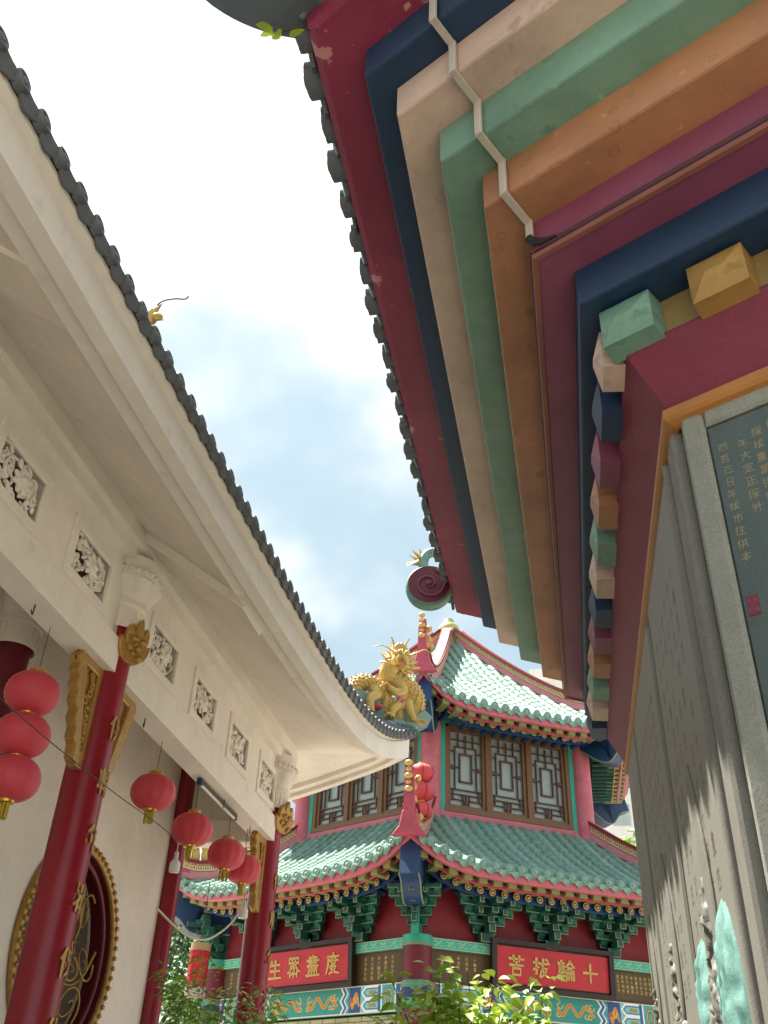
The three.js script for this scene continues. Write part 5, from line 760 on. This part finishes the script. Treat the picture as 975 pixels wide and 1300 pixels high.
// red hanging cylinder lantern seen under the hall's end
{
  const t = thing('cylinder_banner', 'tall red cloth cylinder with tan top band and white fringe, left of the pagoda', 'banner', [-5.1, 3.55, -14]);
  const rows = []; for (let k = 0; k <= 14; k++) { const o = []; for (let j = 0; j < 40; j++) { const a = (j / 40) * 6.283, r = 0.135 + 0.006 * Math.sin(a * 10); o.push(V(Math.sin(a) * r, 0.09 + k * 0.037, Math.cos(a) * r)); } rows.push(o); }
  M('cloth', [grid(rows, true, 0)], painted('#c4182c', 0.7), t); M('top_band', [cyl(0.142, 0.14, 0.1, 0, 0.56, 0, 30)], painted('#b79a6c', 0.7), t); M('fringe', Array.from({ length: 40 }, (_, j) => cyl(0.008, 0.01, 0.12, Math.sin(j * 0.157) * 0.135, -0.02, Math.cos(j * 0.157) * 0.135, 5)), painted('#d9c9c4', 0.8), t); M('cord', [cyl(0.006, 0.006, 0.85, 0, 0.66, 0, 6)], P.wire, t);
}
// ---------------------------------------------------------------- plants
function leafGeo(L, W, fold = 0.25, droop = 0.2) { // a pointed leaf with a folded midrib, along +x
  const n = 5, rows = []; for (let k = 0; k <= n; k++) { const t = k / n, w = W * Math.sin(Math.PI * Math.pow(t, 0.8)) * 0.5 + 0.0006, x = t * L, y = -droop * L * t * t; rows.push([V(x, y + fold * w, -w), V(x, y, 0), V(x, y + fold * w, w)]); } return grid(rows, false, 0);
}
function shrub(name, label, cat, pos, o) {
  const t = thing(name, label, cat, pos); const stems = [], tips = [];
  for (let k = 0; k < o.stems; k++) {
    const a = rr(0, 6.283), sp = o.spread * Math.sqrt(rnd()), top = V(Math.cos(a) * sp * o.sx, o.h * rr(0.72, 1) - 0.25 * (sp / o.spread) ** 2 * o.h * 0.4, Math.sin(a) * sp), b = V(top.x * 0.2, o.base, top.z * 0.2), m = b.clone().lerp(top, 0.5).add(V(rr(-0.06, 0.06), 0.1, rr(-0.06, 0.06)));
    stems.push(tube([V(b.x * 0.3, 0, b.z * 0.3), b, m, top], (q) => o.stem * (1 - 0.8 * q), 14, 5)); tips.push(new THREE.CatmullRomCurve3([b, m, top]));
  }
  M('stems', stems, P.bark, t);
  const geos = [0, 1, 2].map((k) => leafGeo(o.leaf * (0.85 + 0.2 * k), o.leaf * (o.wide ?? 0.5), 0.3, 0.15 + 0.15 * k)), bulk = [[], [], []], mats = o.mats; let n = 0;
  const place = [];
  for (let k = 0; k < o.leaves; k++) { const c = tips[k % tips.length], q = 0.3 + 0.72 * Math.pow(rnd(), 0.6), p = c.getPoint(Math.min(1, q)), side = rr(0, 6.283), tw = rr(0.02, o.twig); p.add(V(Math.cos(side) * tw, rr(-0.02, 0.05), Math.sin(side) * tw)); place.push({ p, s: rr(0.6, 1.2), e: new THREE.Euler(rr(-0.7, 0.7), -side + rr(-0.5, 0.5), rr(-0.5, 0.6), 'YXZ') }); }
  place.sort((a, b) => b.p.y + b.p.z * 0.3 - a.p.y - a.p.z * 0.3);
  place.forEach((q, k) => { const g = geos[k % 3], mi = Math.min(2, Math.floor(rnd() * 3)); if (k < (o.single ?? 0)) { const m = S('leaf', g, mats[mi], t); m.position.copy(q.p); m.rotation.copy(q.e); m.scale.setScalar(q.s); } else bulk[mi].push(g.clone().scale(q.s, q.s, q.s).applyMatrix4(new THREE.Matrix4().makeRotationFromEuler(q.e)).translate(q.p.x, q.p.y, q.p.z)); });
  bulk.forEach((l, i) => l.length && stuff(M('foliage', l, mats[i], t, true)));
  return t;
}
shrub('leafy_shrub', 'sunlit yellow-green shrub with broad glossy leaves before the pagoda', 'shrub', [-0.48, 0, -5.5], { stems: 60, spread: 0.6, sx: 1, h: 2.56, base: 1.6, stem: 0.012, leaves: 2600, leaf: 0.075, wide: 0.55, twig: 0.09, mats: [P.leafA, P.leafB, P.leafA], single: 300 });
shrub('fine_shrub', 'green shrub of fine small leaves between the red hall columns', 'shrub', [-2.75, 0, -8.0], { stems: 34, spread: 0.75, sx: 1, h: 2.98, base: 1.8, stem: 0.01, leaves: 3200, leaf: 0.06, wide: 0.5, twig: 0.12, mats: [P.leafB, P.leafC, P.leafA] });
{
  const t = thing('roof_seedling', 'small green seedling growing from the pavilion roof edge', 'plant', [-0.835, 5.37, -1.9]); const l = [];
  [[-0.02, 0.0, 0.7], [-0.05, -0.03, 2.6], [-0.09, 0.03, 3.0], [-0.03, -0.06, 4.4], [-0.06, -0.07, 4.2]].forEach(([x, y, a], k) => { const m = M('leaf', leafGeo(0.07, 0.035), P.leafA, t, true); m.position.set(x, y, 0.02 * k - 0.02); m.rotation.z = a; }); M('stem', [tube([V(0.05, 0.1, -0.06), V(0.02, 0.02, 0), V(-0.05, 0.0, 0)], 0.004, 8, 5)], P.bark, t);
}
function tree(name, label, [x, z], h, cr, cy, n, leaf, mats, group) {
  const t = thing(name, label, 'tree', [x, 0, z], 0, group), limbs = [tube([V(0, 0, 0), V(0.1, h * 0.3, 0.05), V(-0.05, h * 0.6, 0)], (q) => 0.2 - 0.1 * q, 14, 8)], cen = [];
  for (let k = 0; k < 22; k++) { const a = k * 2.4, r = cr * (0.35 + 0.6 * rnd()), p = V(Math.cos(a) * r, cy + rr(-0.8, 1) * cr * 0.75, Math.sin(a) * r); cen.push([p, cr * rr(0.22, 0.4)]); limbs.push(tube([V(-0.03, h * rr(0.4, 0.6), 0), p.clone().multiplyScalar(0.5).setY((p.y + h * 0.5) / 2), p], (q) => 0.07 * (1 - 0.8 * q), 8, 5)); }
  M('trunk', limbs, P.bark, t); const g = leafGeo(leaf, leaf * 0.5), l = mats.map(() => []);
  for (let k = 0; k < n; k++) { const [c, r] = cen[k % cen.length], d = V(rr(-1, 1), rr(-1, 1), rr(-1, 1)).normalize().multiplyScalar(r * Math.cbrt(rnd())); l[k % mats.length].push(g.clone().applyMatrix4(new THREE.Matrix4().makeRotationFromEuler(new THREE.Euler(rr(-0.8, 0.8), rr(0, 6.28), rr(-0.8, 0.6)))).translate(c.x + d.x, c.y + d.y, c.z + d.z)); }
  l.forEach((q, i) => stuff(M('crown', q, mats[i], t, true)));
}
tree('broadleaf_tree', 'dark green tree standing behind the pagoda left of the red cylinder', [-10.5, -25], 6, 2.6, 5.2, 5200, 0.2, [P.leafD, P.leafC], 'trees behind the pagoda');
tree('broadleaf_tree', 'bright leafy tree peeping over the pagoda lower roof beside the upper pink column', [1.3, -25.5], 8, 1.6, 7.8, 2200, 0.22, [P.leafA, P.leafB], 'trees behind the pagoda');
{
  const t = thing('far_building', 'pale distant building top with a thin mast behind the pagoda roof', 'building', [6, 0, -75]);
  M('wall', [box(14, 34.2, 10, 0, 17.1, 0)], plaster('#dcdcd8'), t); M('parapet', [box(14.4, 0.9, 10.4, 0, 34.6, 0)], plaster('#e6e6e2'), t); M('mast', [cyl(0.06, 0.04, 4, -5.5, 34.9, 4.4, 6)], P.iron, t);
  const wg = uvBox(box(1.2, 1.5, 0.1)); for (let r = 0; r < 9; r++) for (let c = 0; c < 6; c++) { const m = S('window', wg, P.glass, t); m.position.set(-5.6 + c * 2.2, 3 + r * 3.4, 5.02); }
}
renderer.render(scene, camera);
